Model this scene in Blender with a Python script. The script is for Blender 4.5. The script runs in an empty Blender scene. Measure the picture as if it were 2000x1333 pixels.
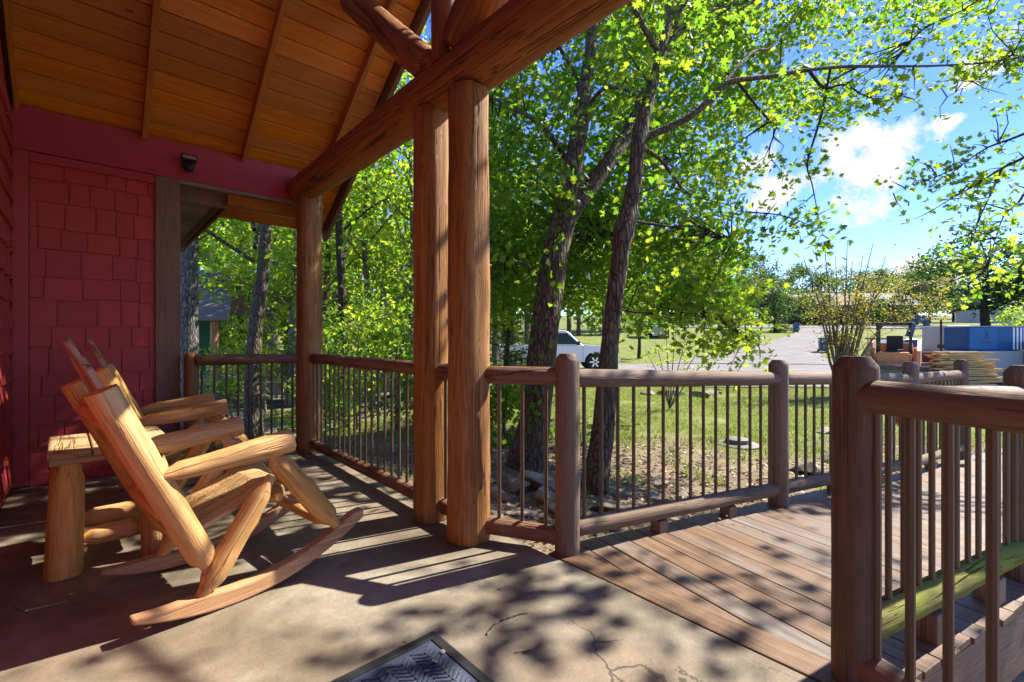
import bpy, math, random
import numpy as np
from mathutils import Vector, Matrix, noise as mnoise
R = math.radians
random.seed(7); rng = np.random.default_rng(11)
sc = bpy.context.scene
col = sc.collection

# ------------------------------------------------------------------ camera, sky, sun, exposure
F_PX, HCAM = 910.0, 1.10
cam_d = bpy.data.cameras.new('camera'); cam = bpy.data.objects.new('camera', cam_d); col.objects.link(cam)
cam_d.sensor_width = 36.0; cam_d.lens = 36.0 * F_PX / 2000.0
cam_d.clip_start = 0.05; cam_d.clip_end = 3000
cam.location = (0, 0, HCAM); cam.rotation_euler = (R(90), 0, 0)
sc.camera = cam
SUN_AZ, SUN_EL = 63.0, 45.5          # azimuth clockwise from +Y
S = Vector((math.sin(R(SUN_AZ)) * math.cos(R(SUN_EL)), math.cos(R(SUN_AZ)) * math.cos(R(SUN_EL)), math.sin(R(SUN_EL))))
sd = bpy.data.lights.new('sun', 'SUN'); so = bpy.data.objects.new('sun', sd); col.objects.link(so)
sd.energy = 3.35; sd.angle = R(0.55); sd.color = (1.0, 0.93, 0.80)
so.rotation_euler = S.to_track_quat('Z', 'Y').to_euler(); so.location = (20, 10, 20)
w = bpy.data.worlds.new('World'); sc.world = w; w.use_nodes = True
nt = w.node_tree; N = nt.nodes; L = nt.links; N.clear()
out = N.new('ShaderNodeOutputWorld'); bg = N.new('ShaderNodeBackground'); L.new(bg.outputs[0], out.inputs[0])
sky = N.new('ShaderNodeTexSky'); sky.sky_type = 'NISHITA'; sky.sun_disc = False
sky.sun_elevation = R(SUN_EL); sky.sun_rotation = R(SUN_AZ); sky.altitude = 1500; sky.air_density = 1.0; sky.dust_density = 0.15; sky.ozone_density = 3.4
bg.inputs['Strength'].default_value = 0.15
# clouds: broken cumulus over the whole sky, a bank of it low on the right
tc = N.new('ShaderNodeTexCoord'); sep = N.new('ShaderNodeSeparateXYZ'); L.new(tc.outputs['Generated'], sep.inputs[0])
def wm(op, a, b=None, c=None):
    n = N.new('ShaderNodeMath'); n.operation = op
    for i, v in enumerate((a, b, c)):
        if v is None: continue
        if isinstance(v, (int, float)): n.inputs[i].default_value = v
        else: L.new(v, n.inputs[i])
    return n.outputs[0]
zz = wm('ADD', wm('MAXIMUM', sep.outputs[2], 0.0), 0.16)
cmb = N.new('ShaderNodeCombineXYZ')
L.new(wm('DIVIDE', sep.outputs[0], zz), cmb.inputs[0]); L.new(wm('DIVIDE', sep.outputs[1], zz), cmb.inputs[1])
nz = N.new('ShaderNodeTexNoise'); nz.inputs['Scale'].default_value = 0.95; nz.inputs['Detail'].default_value = 9; nz.inputs['Roughness'].default_value = 0.56
L.new(cmb.outputs[0], nz.inputs['Vector'])
nz2 = N.new('ShaderNodeTexNoise'); nz2.inputs['Scale'].default_value = 8.5; nz2.inputs['Detail'].default_value = 10; nz2.inputs['Roughness'].default_value = 0.66
L.new(tc.outputs['Generated'], nz2.inputs['Vector'])
def cloud(px, py, wx, wy):           # one cumulus: direction, half width and height (radians)
    d = Vector(((px - 1000) / F_PX, 1, (666.5 - py) / F_PX)).normalized()
    a = wm('ARCTAN2', sep.outputs[0], sep.outputs[1]); e = wm('ARCSINE', sep.outputs[2])
    da = wm('DIVIDE', wm('SUBTRACT', a, math.atan2(d.x, d.y)), wx); de = wm('DIVIDE', wm('SUBTRACT', e, math.asin(d.z)), wy)
    rr = wm('SQRT', wm('ADD', wm('MULTIPLY', da, da), wm('MULTIPLY', de, de)))
    v = wm('SUBTRACT', wm('ADD', wm('MULTIPLY', wm('SUBTRACT', nz2.outputs[0], 0.5), 7.0), 0.85), rr)
    return wm('MINIMUM', wm('MAXIMUM', wm('MULTIPLY', v, 1.5), 0.0), 1.0)
cl = None
for a in ((1540, 350, .12, .045), (1700, 335, .085, .055), (1630, 305, .06, .05), (1850, 240, .022, .012), (1480, 330, .10, .03), (1935, 130, .05, .03), (1990, 60, .05, .03), (1760, 545, .10, .025),
          (2600, 300, .2, .08), (-300, 250, .25, .1)):
    c = cloud(*a); cl = c if cl is None else wm('MAXIMUM', cl, c)
wisp = wm('MULTIPLY', wm('MINIMUM', wm('MAXIMUM', wm('MULTIPLY', wm('SUBTRACT', nz.outputs[0], 0.52), 3.0), 0.0), 1.0), 0.40)
cf = wm('MAXIMUM', wisp, cl)
shade = wm('ADD', wm('MULTIPLY', nz2.outputs[0], 2.2), -0.25)
mixc = N.new('ShaderNodeMixRGB'); L.new(cf, mixc.inputs[0])
hsv = N.new('ShaderNodeHueSaturation'); hsv.inputs['Saturation'].default_value = 1.25; hsv.inputs['Hue'].default_value = 0.522; hsv.inputs['Value'].default_value = 0.57; L.new(sky.outputs[0], hsv.inputs['Color'])
ccol = N.new('ShaderNodeMixRGB'); ccol.inputs[1].default_value = (.85, .98, 1.2, 1); ccol.inputs[2].default_value = (1.75, 1.75, 1.78, 1); L.new(wm('MINIMUM', shade, 1.0), ccol.inputs[0])
L.new(hsv.outputs[0], mixc.inputs[1]); L.new(ccol.outputs[0], mixc.inputs[2]); L.new(mixc.outputs[0], bg.inputs[0])
sc.view_settings.view_transform = 'Standard'; sc.view_settings.look = 'None'
sc.view_settings.exposure = 2.05; sc.view_settings.gamma = 1.0; sc.view_settings.use_curve_mapping = False
sc.cycles.max_bounces = 12; sc.cycles.transparent_max_bounces = 8; sc.cycles.diffuse_bounces = 8; sc.cycles.transmission_bounces = 8
sc.cycles.use_denoising = True

# ------------------------------------------------------------------ helpers
def P(px, py, d):                     # a point of the place at distance d in front of the viewpoint
    return Vector(((px - 1000) / F_PX * d, d, HCAM - (py - 666.5) / F_PX * d))
def FL(px, py, z=0.0):                # where the sight line meets height z
    return P(px, py, F_PX * (HCAM - z) / (py - 666.5))
YAW = R(42.3)
U = Vector((-math.sin(YAW), math.cos(YAW), 0)); V = Vector((math.cos(YAW), math.sin(YAW), 0)); ZZ = Vector((0, 0, 1))
def W_(u, v, z): return U * u + V * v + ZZ * z
MW = Matrix((( V.x, U.x, 0, 0), (V.y, U.y, 0, 0), (0, 0, 1, 0), (0, 0, 0, 1)))   # local x = v (outward), y = u (along the front)
WM = {}
def link(o, parent=None, M=None):
    col.objects.link(o); M = M or Matrix.Identity(4); WM[o] = M.copy()
    if parent is not None:
        o.parent = parent; o.matrix_basis = WM[parent].inverted() @ M
    else: o.matrix_basis = M
    return o
def tag(o, label=None, cat=None, group=None, kind=None):
    if label: o['label'] = label
    if cat: o['category'] = cat
    if group: o['group'] = group
    if kind: o['kind'] = kind
    return o
def thing(name, label, cat, loc=(0, 0, 0), group=None, M=None):
    o = bpy.data.objects.new(name, None); o.empty_display_size = 0.1
    link(o, None, M if M is not None else Matrix.Translation(Vector(loc))); return tag(o, label, cat, group)
def mesh_np(name, co, faces_flat, sizes, mat, smooth=False, tint=None):
    me = bpy.data.meshes.new(name); n = len(co)
    me.vertices.add(n); me.vertices.foreach_set('co', np.ascontiguousarray(co, dtype=np.float32).ravel())
    me.loops.add(len(faces_flat)); me.loops.foreach_set('vertex_index', np.asarray(faces_flat, dtype=np.int32))
    me.polygons.add(len(sizes)); st = np.concatenate(([0], np.cumsum(sizes)[:-1])).astype(np.int32)
    me.polygons.foreach_set('loop_start', st); me.polygons.foreach_set('loop_total', np.asarray(sizes, dtype=np.int32))
    me.update(calc_edges=True)
    if smooth: me.polygons.foreach_set('use_smooth', np.ones(len(sizes), dtype=bool))
    if tint is not None:
        a = me.attributes.new('tint', 'FLOAT', 'POINT'); a.data.foreach_set('value', np.asarray(tint, dtype=np.float32))
    if mat: me.materials.append(mat)
    return me
class MB:
    def __init__(s): s.v = []; s.f = []; s.m = []
    def add(s, vs, fs, mi=0):
        b = len(s.v); s.v += [tuple(x) for x in vs]; s.f += [tuple(i + b for i in f) for f in fs]; s.m += [mi] * len(fs); return s
    def box(s, c, h, M=None, mi=0, top=(1, 1)):
        vs = [Vector((c[0] + x * h[0] * (top[0] if z > 0 else 1), c[1] + y * h[1] * (top[1] if z > 0 else 1), c[2] + z * h[2])) for z in (-1, 1) for y in (-1, 1) for x in (-1, 1)]
        if M: vs = [M @ x for x in vs]
        return s.add(vs, [(0, 2, 3, 1), (4, 5, 7, 6), (0, 1, 5, 4), (2, 6, 7, 3), (0, 4, 6, 2), (1, 3, 7, 5)], mi)
    def prism(s, poly, z0, z1, M=None, mi=0, axis='z'):
        n = len(poly)
        def q(p, z): return Vector((p[0], p[1], z)) if axis == 'z' else (Vector((p[0], z, p[1])) if axis == 'y' else Vector((z, p[0], p[1])))
        vs = [q(p, z0) for p in poly] + [q(p, z1) for p in poly]
        if M: vs = [M @ x for x in vs]
        return s.add(vs, [tuple(range(n))[::-1], tuple(range(n, 2 * n))] + [(i, (i + 1) % n, n + (i + 1) % n, n + i) for i in range(n)], mi)
    def tube(s, pts, rad, seg=8, cap=True, mi=0, wob=0.0, seed=0):
        pts = [Vector(p) for p in pts]; n = len(pts)
        if isinstance(rad, (int, float)): rad = [rad] * n
        vs = []; t0 = (pts[1] - pts[0]).normalized(); a = t0.orthogonal().normalized()
        for i, p in enumerate(pts):
            t = (pts[min(i + 1, n - 1)] - pts[max(i - 1, 0)]).normalized()
            a = (a - t * a.dot(t)).normalized(); b = t.cross(a)
            for k in range(seg):
                an = 2 * math.pi * k / seg; dr = a * math.cos(an) + b * math.sin(an); r = rad[i]
                if wob: r *= 1 + wob * mnoise.noise(Vector((math.cos(an) * 1.3 + seed, math.sin(an) * 1.3, i * .55 + seed * 3.1)))
                vs.append(p + dr * r)
        fs = [(i * seg + k, i * seg + (k + 1) % seg, (i + 1) * seg + (k + 1) % seg, (i + 1) * seg + k) for i in range(n - 1) for k in range(seg)]
        if cap: fs += [tuple(range(seg))[::-1], tuple((n - 1) * seg + k for k in range(seg))]
        return s.add(vs, fs, mi)
    def lathe(s, prof, seg=16, M=None, mi=0):      # prof: (radius, z)
        vs = [Vector((r * math.cos(2 * math.pi * k / seg), r * math.sin(2 * math.pi * k / seg), z)) for r, z in prof for k in range(seg)]
        if M: vs = [M @ x for x in vs]
        n = len(prof)
        fs = [(i * seg + k, i * seg + (k + 1) % seg, (i + 1) * seg + (k + 1) % seg, (i + 1) * seg + k) for i in range(n - 1) for k in range(seg)]
        fs += [tuple(range(seg))[::-1], tuple((n - 1) * seg + k for k in range(seg))]
        return s.add(vs, fs, mi)
    def mesh(s, name, mats, smooth=False, ang=38):
        me = bpy.data.meshes.new(name); me.from_pydata(s.v, [], s.f)
        for m in (mats if isinstance(mats, (list, tuple)) else [mats]): me.materials.append(m)
        if any(s.m): me.polygons.foreach_set('material_index', s.m)
        if smooth:
            me.polygons.foreach_set('use_smooth', [True] * len(s.f)); me.set_sharp_from_angle(angle=R(ang))
        me.update(); return me
    def build(s, name, mats, parent=None, smooth=False, M=None, ang=38):
        return link(bpy.data.objects.new(name, s.mesh(name, mats, smooth, ang)), parent, M)
def bevel(o, wdt=0.004, seg=2):
    b = o.modifiers.new('bevel', 'BEVEL'); b.width = wdt; b.segments = seg; b.limit_method = 'ANGLE'; b.angle_limit = R(35)
    return o
def catmull(pts, n=4):
    pts = [Vector(p) for p in pts]; q = [pts[0] * 2 - pts[1]] + pts + [pts[-1] * 2 - pts[-2]]; out = []
    for i in range(1, len(q) - 2):
        for k in range(n):
            t = k / n; a, b, c, d = q[i - 1:i + 3]
            out.append(.5 * ((2 * b) + (c - a) * t + (2 * a - 5 * b + 4 * c - d) * t * t + (3 * b - a - 3 * c + d) * t ** 3))
    out.append(pts[-1]); return out
def axisM(p0, p1, roll=0.0):
    p0 = Vector(p0); p1 = Vector(p1); q = (p1 - p0).to_track_quat('Z', 'Y')
    return Matrix.Translation(p0) @ q.to_matrix().to_4x4() @ Matrix.Rotation(roll, 4, 'Z')
def log(name, p0, p1, r0, r1, mat, parent, ends=('flat', 'flat'), wob=.05, seg=18, knots=0, hew=.0, bow=.0, tlen=.05, trad=.5, label=None):
    p0 = Vector(p0); p1 = Vector(p1); Lh = (p1 - p0).length; n = max(6, int(Lh / .07)); sd_ = random.random() * 50
    zs = []
    def end(kind, base, sgn, r):
        if kind == 'tenon': return [(0, r * trad * .8), (.006, r * trad), (tlen * .55, r * trad * 1.15), (tlen, r * .93), (tlen + .018, r)]
        if kind == 'cham': return [(0, r * .62), (.03, r * .96), (.04, r)]
        if kind == 'round': return [(0, r * .55), (.010, r * .8), (.028, r * .97), (.05, r)]
        return [(0, r * .97), (.006, r)]
    e0 = end(ends[0], 0, 1, r0); e1 = end(ends[1], Lh, -1, r1)
    prof = [(z, r) for z, r in e0]
    a, b = e0[-1][0], Lh - e1[-1][0]
    prof += [(a + (b - a) * k / n, None) for k in range(1, n)]
    prof += [(Lh - z, r) for z, r in reversed(e1)]
    m = MB(); vs = []
    kn = [(random.uniform(.1, .9) * Lh, random.uniform(0, 6.28), random.uniform(.02, .035)) for _ in range(knots)]
    for z, r in prof:
        full = r is None
        if full: r = r0 + (r1 - r0) * (z / Lh)
        for k in range(seg):
            an = 2 * math.pi * k / seg
            q = 1 + wob * (mnoise.noise(Vector((math.cos(an) + sd_, math.sin(an), z * 3.0 + sd_))) + .5 * mnoise.noise(Vector((math.cos(an) * 2.2, math.sin(an) * 2.2 + sd_, z * 9.0))))
            if hew: q = q * (1 - hew * (0.5 + .5 * math.cos(an * 5 + sd_)) ** 4)
            rr = r * q
            for kz, ka, ks in kn:
                dd = ((z - kz) ** 2 + (r * ((an - ka + math.pi) % 6.2832 - math.pi)) ** 2) / ks ** 2
                rr += .010 * math.exp(-dd)
            off = bow * math.sin(math.pi * z / Lh)
            vs.append((rr * math.cos(an) + off, rr * math.sin(an), z))
    npf = len(prof)
    fs = [(i * seg + k, i * seg + (k + 1) % seg, (i + 1) * seg + (k + 1) % seg, (i + 1) * seg + k) for i in range(npf - 1) for k in range(seg)]
    fs += [tuple(range(seg))[::-1], tuple((npf - 1) * seg + k for k in range(seg))]
    m.add(vs, fs)
    o = m.build(name, mat, parent, True, axisM(p0, p1, random.uniform(0, 6.28)), 42)
    if label: o['label'] = label
    return o

# ------------------------------------------------------------------ materials
class NT:
    def __init__(s, name):
        s.mat = bpy.data.materials.new(name); s.mat.use_nodes = True; s.t = s.mat.node_tree; s.t.nodes.clear()
        s.out = s.n('ShaderNodeOutputMaterial')
    def n(s, typ, ins=None, **kw):
        x = s.t.nodes.new(typ)
        for k, v in kw.items(): setattr(x, k, v)
        for k, v in (ins or {}).items(): s.set(x, k, v)
        return x
    def set(s, x, k, v):
        i = x.inputs[k]
        if isinstance(v, bpy.types.NodeSocket): s.t.links.new(v, i)
        elif isinstance(v, bpy.types.Node): s.t.links.new(v.outputs[0], i)
        else: i.default_value = v
    def math(s, op, a, b=0.0, clamp=False): return s.n('ShaderNodeMath', {0: a, 1: b}, operation=op, use_clamp=clamp).outputs[0]
    def mix(s, f, a, b, bt='MIX'): return s.n('ShaderNodeMixRGB', {0: f, 1: c4(a), 2: c4(b)}, blend_type=bt).outputs[0]
    def ramp(s, f, stops):
        x = s.n('ShaderNodeValToRGB', {0: f}); e = x.color_ramp.elements
        while len(e) < len(stops): e.new(.5)
        for i, (p, c) in enumerate(stops): e[i].position = p; e[i].color = c4(c)
        return x.outputs[0]
    def coord(s, scale=(1, 1, 1), which='Object', loc=(0, 0, 0)):
        t = s.n('ShaderNodeTexCoord')
        o = s.n('ShaderNodeObjectInfo')
        v = s.n('ShaderNodeVectorMath', {0: t.outputs[which], 1: s.n('ShaderNodeVectorMath', {0: (31.7, 17.3, 23.9), 'Scale': o.outputs['Random']}, operation='SCALE').outputs[0]}, operation='ADD') if which == 'Object' else t.outputs[which]
        return s.n('ShaderNodeMapping', {0: v if isinstance(v, bpy.types.NodeSocket) else v.outputs[0], 1: loc, 3: scale}).outputs[0]
    def noise(s, vec, scale, detail=5, rough=.55, dist=0.0):
        return s.n('ShaderNodeTexNoise', {'Vector': vec, 'Scale': scale, 'Detail': detail, 'Roughness': rough, 'Distortion': dist}).outputs[0]
    def fin(s, colr, rough=.6, bump=None, bstr=.3, bdist=.01, metal=0.0, spec=.4, coat=0.0):
        p = s.n('ShaderNodeBsdfPrincipled', {'Base Color': c4(colr), 'Roughness': rough, 'Metallic': metal, 'Specular IOR Level': spec, 'Coat Weight': coat})
        if bump is not None:
            b = s.n('ShaderNodeBump', {'Height': bump, 'Strength': bstr, 'Distance': bdist}); s.t.links.new(b.outputs[0], p.inputs['Normal'])
        s.t.links.new(p.outputs[0], s.out.inputs[0]); return s.mat
def c4(c):
    if isinstance(c, (tuple, list)) and len(c) == 3: return (*c, 1)
    return c
def wood(name, dark, mid, light, knot=(.05, .02, .01), grain=1.0, rough=.55, spec=.25, crack=.5, axis='z', tone=.25, coat=0.0, knots=.5, weather=None):
    s = NT(name); ax = lambda f: {'z': (1, 1, f), 'x': (f, 1, 1), 'y': (1, f, 1)}[axis]
    # knots bend the grain round them
    kv = s.n('ShaderNodeTexVoronoi', {'Vector': s.coord(ax(.42)), 'Scale': 4.6, 'Randomness': 1.0})
    isk = s.math('GREATER_THAN', s.n('ShaderNodeSeparateColor', {0: kv.outputs['Color']}).outputs[0], 1 - knots)
    kd = s.math('MULTIPLY', s.math('SUBTRACT', 1.0, s.math('MULTIPLY', kv.outputs['Distance'], 3.2), True), isk)
    warp = s.n('ShaderNodeVectorMath', {0: (1.0, 1.0, 1.0), 'Scale': s.math('MULTIPLY', s.math('MULTIPLY', kd, kd), .05)}, operation='SCALE').outputs[0]
    v = s.n('ShaderNodeVectorMath', {0: s.coord(ax(.045)), 1: warp}, operation='ADD').outputs[0]
    g = s.noise(v, 120 * grain, 5, .65, .3); g2 = s.noise(v, 34 * grain, 5, .62, .9); g3 = s.noise(s.coord(ax(.12)), 9, 4, .6, .5); lo = s.noise(s.coord(ax(.3)), 3.0, 4, .6)
    mixg = s.math('ADD', s.math('ADD', s.math('MULTIPLY', g, .30), s.math('MULTIPLY', g2, .40)), s.math('MULTIPLY', g3, .30))
    c = s.ramp(mixg, [(.36, dark), (.50, mid), (.62, light)])
    c = s.mix(s.math('MULTIPLY', s.math('SUBTRACT', lo, .42), 2.6 * tone, True), c, dark)
    oi = s.n('ShaderNodeObjectInfo').outputs['Random']
    c = s.n('ShaderNodeHueSaturation', {'Color': c, 'Value': s.math('ADD', s.math('MULTIPLY', oi, .36), .80), 'Saturation': s.math('ADD', s.math('MULTIPLY', s.math('FRACT', s.math('MULTIPLY', oi, 7.3)), .14), .95)}).outputs[0]
    ks = s.math('MULTIPLY', s.math('SUBTRACT', kd, .80, True), 9.0, True); kr = s.math('MULTIPLY', s.math('SUBTRACT', kd, .60, True), 2.0, True)
    c = s.mix(s.math('MULTIPLY', kr, .45), c, dark); c = s.mix(s.math('MULTIPLY', ks, .9), c, knot)
    cr = s.noise(s.coord(ax(.03)), 11, 3, .5, .3)
    crm = s.math('MULTIPLY', s.math('SUBTRACT', 1.0, s.math('MULTIPLY', s.math('ABSOLUTE', s.math('SUBTRACT', cr, .5)), 70), True), crack, True)
    crm = s.math('MULTIPLY', crm, s.math('GREATER_THAN', lo, .47))
    cr2 = s.noise(s.coord(ax(.06)), 38, 2, .5, .2)
    crf = s.math('MULTIPLY', s.math('MULTIPLY', s.math('SUBTRACT', 1.0, s.math('MULTIPLY', s.math('ABSOLUTE', s.math('SUBTRACT', cr2, .5)), 26), True), s.math('GREATER_THAN', g3, .54)), crack * .6, True)
    crm = s.math('MAXIMUM', crm, crf)
    if weather:
        wn = s.noise(s.coord(ax(.3)), 5, 6, .7); wf = s.ramp(wn, [(.42, (0, 0, 0)), (.62, (1, 1, 1))])
        c = s.mix(s.math('MULTIPLY', wf, weather[1]), c, weather[0])
    c = s.mix(s.math('MULTIPLY', crm, .8), c, knot)
    h = s.math('SUBTRACT', s.math('ADD', s.math('ADD', s.math('MULTIPLY', g, .5), s.math('MULTIPLY', g2, .6)), s.math('MULTIPLY', ks, .4)), s.math('MULTIPLY', crm, 1.5))
    return s.fin(c, s.math('ADD', s.math('MULTIPLY', g2, .35), rough - .12), h, .75, .008, spec=spec, coat=coat)
M = {}
M['post'] = wood('stained_log', (.14, .060, .022), (.31, .145, .052), (.44, .25, .11), rough=.6, spec=.25, crack=.8, knots=.35, tone=.5, weather=((.38, .24, .15), .35))
M['beam'] = wood('beam_log', (.14, .055, .02), (.30, .125, .045), (.40, .19, .075), rough=.6, spec=.25, crack=1.0, knots=.4)
M['brownlog'] = wood('painted_log', (.125, .082, .054), (.185, .130, .088), (.245, .180, .13), rough=.7, spec=.2, crack=.4, tone=.35, knots=.12, weather=((.32, .24, .18), .30))
M['rail'] = wood('rail_log', (.10, .045, .024), (.19, .088, .045), (.27, .15, .09), rough=.6, crack=.9, knots=.4, weather=((.30, .24, .20), .30))
M['weathered'] = wood('weathered_rail', (.16, .12, .10), (.28, .23, .20), (.42, .38, .35), rough=.75, crack=1.0, tone=.3, weather=((.14, .085, .06), .6))
M['mossy'] = wood('mossy_rail', (.09, .07, .035), (.15, .14, .05), (.24, .22, .08), rough=.9, spec=.1, crack=.9, weather=((.19, .24, .03), .75))
M['cedar'] = wood('cedar', (.40, .19, .060), (.58, .32, .115), (.72, .47, .21), knot=(.13, .045, .015), rough=.5, spec=.35, crack=.38, knots=.9, tone=.3)
M['cedar_flat'] = wood('cedar_board', (.40, .23, .10), (.55, .36, .17), (.68, .48, .26), knot=(.13, .05, .02), rough=.55, crack=.6, knots=.5, axis='x')
M['slat'] = wood('weathered_slat', (.20, .13, .08), (.40, .25, .14), (.55, .39, .24), rough=.7, crack=.8, knots=.3, axis='z', weather=((.30, .25, .20), .45))
M['rocker'] = wood('rocker_wood', (.33, .17, .085), (.46, .26, .13), (.54, .34, .19), rough=.5, crack=.4, knots=.15, axis='x')
M['ceil'] = wood('ceiling_pine', (.42, .125, .010), (.60, .195, .016), (.72, .27, .03), knot=(.10, .03, .006), rough=.42, spec=.45, crack=.2, knots=.55, axis='x', tone=.5)
M['rafter'] = wood('rafter_pine', (.26, .085, .014), (.40, .140, .022), (.50, .20, .035), rough=.5, crack=.2, knots=.3, axis='y')
M['trim'] = wood('brown_trim', (.15, .085, .055), (.20, .118, .080), (.24, .145, .10), rough=.65, crack=.1, knots=.05, tone=.2)
M['soffit'] = wood('soffit_board', (.20, .165, .13), (.32, .27, .22), (.42, .36, .30), rough=.75, crack=.3, knots=.1, axis='x')
M['lumber'] = wood('lumber', (.42, .25, .10), (.56, .36, .17), (.66, .47, .26), rough=.7, crack=.3, knots=.2, axis='x')
def painted(name, c, var=.12, rough=.6, sc_=1.0, dirt=None):
    s = NT(name); v = s.coord(); n1 = s.noise(v, 3.5 * sc_, 5, .6); n2 = s.noise(s.coord((1, 1, .25)), 80 * sc_, 4, .6)
    cc = s.mix(s.math('MULTIPLY', n1, .55), c, tuple(x * (1 - var * 2.2) for x in c))
    oi = s.n('ShaderNodeObjectInfo').outputs['Random']
    cc = s.n('ShaderNodeHueSaturation', {'Color': cc, 'Value': s.math('ADD', s.math('MULTIPLY', oi, var * 1.3), 1 - var * .6)}).outputs[0]
    if dirt: cc = s.mix(s.math('MULTIPLY', s.math('SUBTRACT', s.noise(v, 9, 5, .7), .52, True), 3.0, True), cc, dirt)
    return s.fin(cc, rough, n2, .25, .003)
M['red'] = painted('red_shingle', (.46, .052, .048), .14, .55, dirt=(.38, .045, .042))
M['redtrim'] = painted('red_trim', (.44, .044, .050), .08, .5)
M['metal'] = painted('baluster_bronze', (.115, .082, .058), .08, .38)
M['black'] = painted('black_rubber', (.022, .024, .027), .1, .6)
M['white'] = painted('white_paint', (.78, .79, .80), .04, .3)
M['tarpblue'] = painted('blue_wrap', (.004, .085, .27), .10, .45)
M['tarpwhite'] = painted('white_wrap', (.42, .45, .49), .08, .4)
M['grey'] = painted('grey_block', (.17, .155, .135), .08, .7)
M['orange'] = painted('faded_orange', (.66, .28, .12), .12, .55, dirt=(.30, .15, .08))
M['steel'] = painted('dull_steel', (.20, .19, .18), .15, .5, dirt=(.25, .16, .10))
M['binblue'] = painted('bin_blue', (.02, .075, .17), .1, .5)
M['green'] = painted('green_paint', (.015, .10, .075), .1, .6)
M['roofing'] = painted('asphalt_shingle', (.17, .14, .125), .2, .85, sc_=3)
M['roofgrey'] = painted('grey_roof', (.17, .15, .14), .1, .8, sc_=2)
M['darkwall'] = painted('dark_wall', (.035, .032, .032), .1, .8)
def simple(name, c, rough=.4, metal=0., spec=.5, emit=None):
    s = NT(name); v = s.coord(); n1 = s.noise(v, 6, 4, .6)
    return s.fin(s.mix(s.math('MULTIPLY', n1, .35), c, tuple(x * .7 for x in c)), rough, metal=metal, spec=spec)
M['glass'] = simple('dark_glass', (.03, .045, .06), .08, 0, .8)
M['chrome'] = simple('bright_metal', (.65, .66, .68), .25, .9)
M['lens'] = simple('lamp_lens', (.35, .33, .28), .15)
M['tyre'] = simple('tyre_rubber', (.02, .02, .02), .8)
M['redplastic'] = simple('red_plastic', (.6, .03, .02), .4)
def concrete():
    s = NT('stained_concrete'); v = s.coord(which='Generated'); t = s.n('ShaderNodeTexCoord').outputs['Object']
    a = s.noise(t, 1.6, 7, .62, .4); b = s.noise(t, 9, 6, .7); f = s.noise(t, 90, 4, .7)
    c = s.ramp(a, [(.36, (.125, .10, .070)), (.48, (.21, .176, .128)), (.60, (.31, .273, .213))])
    c = s.mix(s.math('MULTIPLY', s.math('SUBTRACT', s.noise(t, .8, 3, .5), .45, True), 3.2, True), c, (.21, .135, .085))
    c = s.mix(s.math('MULTIPLY', s.math('SUBTRACT', b, .40, True), 3.2, True), c, s.mix(.45, c, (.10, .08, .06)))
    c = s.mix(s.math('MULTIPLY', s.math('SUBTRACT', f, .45, True), 3.0, True), c, s.mix(.35, c, (.10, .08, .06)))
    c = s.mix(s.math('MULTIPLY', s.math('SUBTRACT', s.noise(t, 22, 5, .75), .62, True), 5, True), c, (.09, .065, .045))
    dv = s.n('ShaderNodeVectorMath', {0: t, 1: s.n('ShaderNodeVectorMath', {0: s.n('ShaderNodeTexNoise', {'Vector': t, 'Scale': 2.2, 'Detail': 6}).outputs['Color'], 'Scale': .55}, operation='SCALE').outputs[0]}, operation='ADD').outputs[0]
    vo = s.n('ShaderNodeTexVoronoi', {'Vector': dv, 'Scale': .62}, feature='DISTANCE_TO_EDGE').outputs[0]
    wdt = s.math('MULTIPLY', s.math('SUBTRACT', s.noise(t, 1.7, 2), .50, True), .022)
    cr = s.math('MULTIPLY', s.math('LESS_THAN', vo, wdt), 1.0)
    c = s.mix(s.math('MULTIPLY', cr, .75), c, (.045, .035, .027))
    h = s.math('SUBTRACT', s.math('ADD', s.math('MULTIPLY', b, .8), s.math('ADD', s.math('MULTIPLY', f, .25), s.math('MULTIPLY', a, 1.6))), s.math('MULTIPLY', cr, 1.5))
    return s.fin(c, s.math('ADD', s.math('MULTIPLY', b, .25), .45), h, .45, .012, spec=.35)
M['concrete'] = concrete()
def deckmat():
    s = NT('deck_board'); v = s.coord((1, .06, 1)); g = s.noise(v, 40, 6, .65, .4); lo = s.noise(s.coord((1, .5, 1)), 2.4, 4, .6)
    c = s.ramp(g, [(.32, (.10, .055, .033)), (.5, (.17, .098, .055)), (.68, (.24, .155, .096))])
    oi = s.n('ShaderNodeObjectInfo').outputs['Random']
    gf = s.math('MULTIPLY', s.math('SUBTRACT', s.math('ADD', lo, s.math('MULTIPLY', oi, .10)), .50, True), 4.0, True)
    c = s.mix(s.math('MULTIPLY', gf, .6), c, s.ramp(g, [(.3, (.11, .105, .10)), (.7, (.23, .22, .215))]))
    x = s.n('ShaderNodeSeparateXYZ', {0: s.n('ShaderNodeTexCoord').outputs['Object']}).outputs[0]
    gr = s.n('ShaderNodeTexWave', {'Vector': s.n('ShaderNodeTexCoord').outputs['Object'], 'Scale': 28.0, 'Distortion': .1}, bands_direction='X').outputs[0]
    c = s.mix(s.math('MULTIPLY', s.math('SUBTRACT', .5, gr, True), .35), c, (.08, .055, .04))
    return s.fin(c, s.math('ADD', s.math('MULTIPLY', g, .3), .38), s.math('ADD', s.math('MULTIPLY', gr, .6), s.math('MULTIPLY', g, .9)), .5, .004, spec=.4)
M['deck'] = deckmat()
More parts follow.
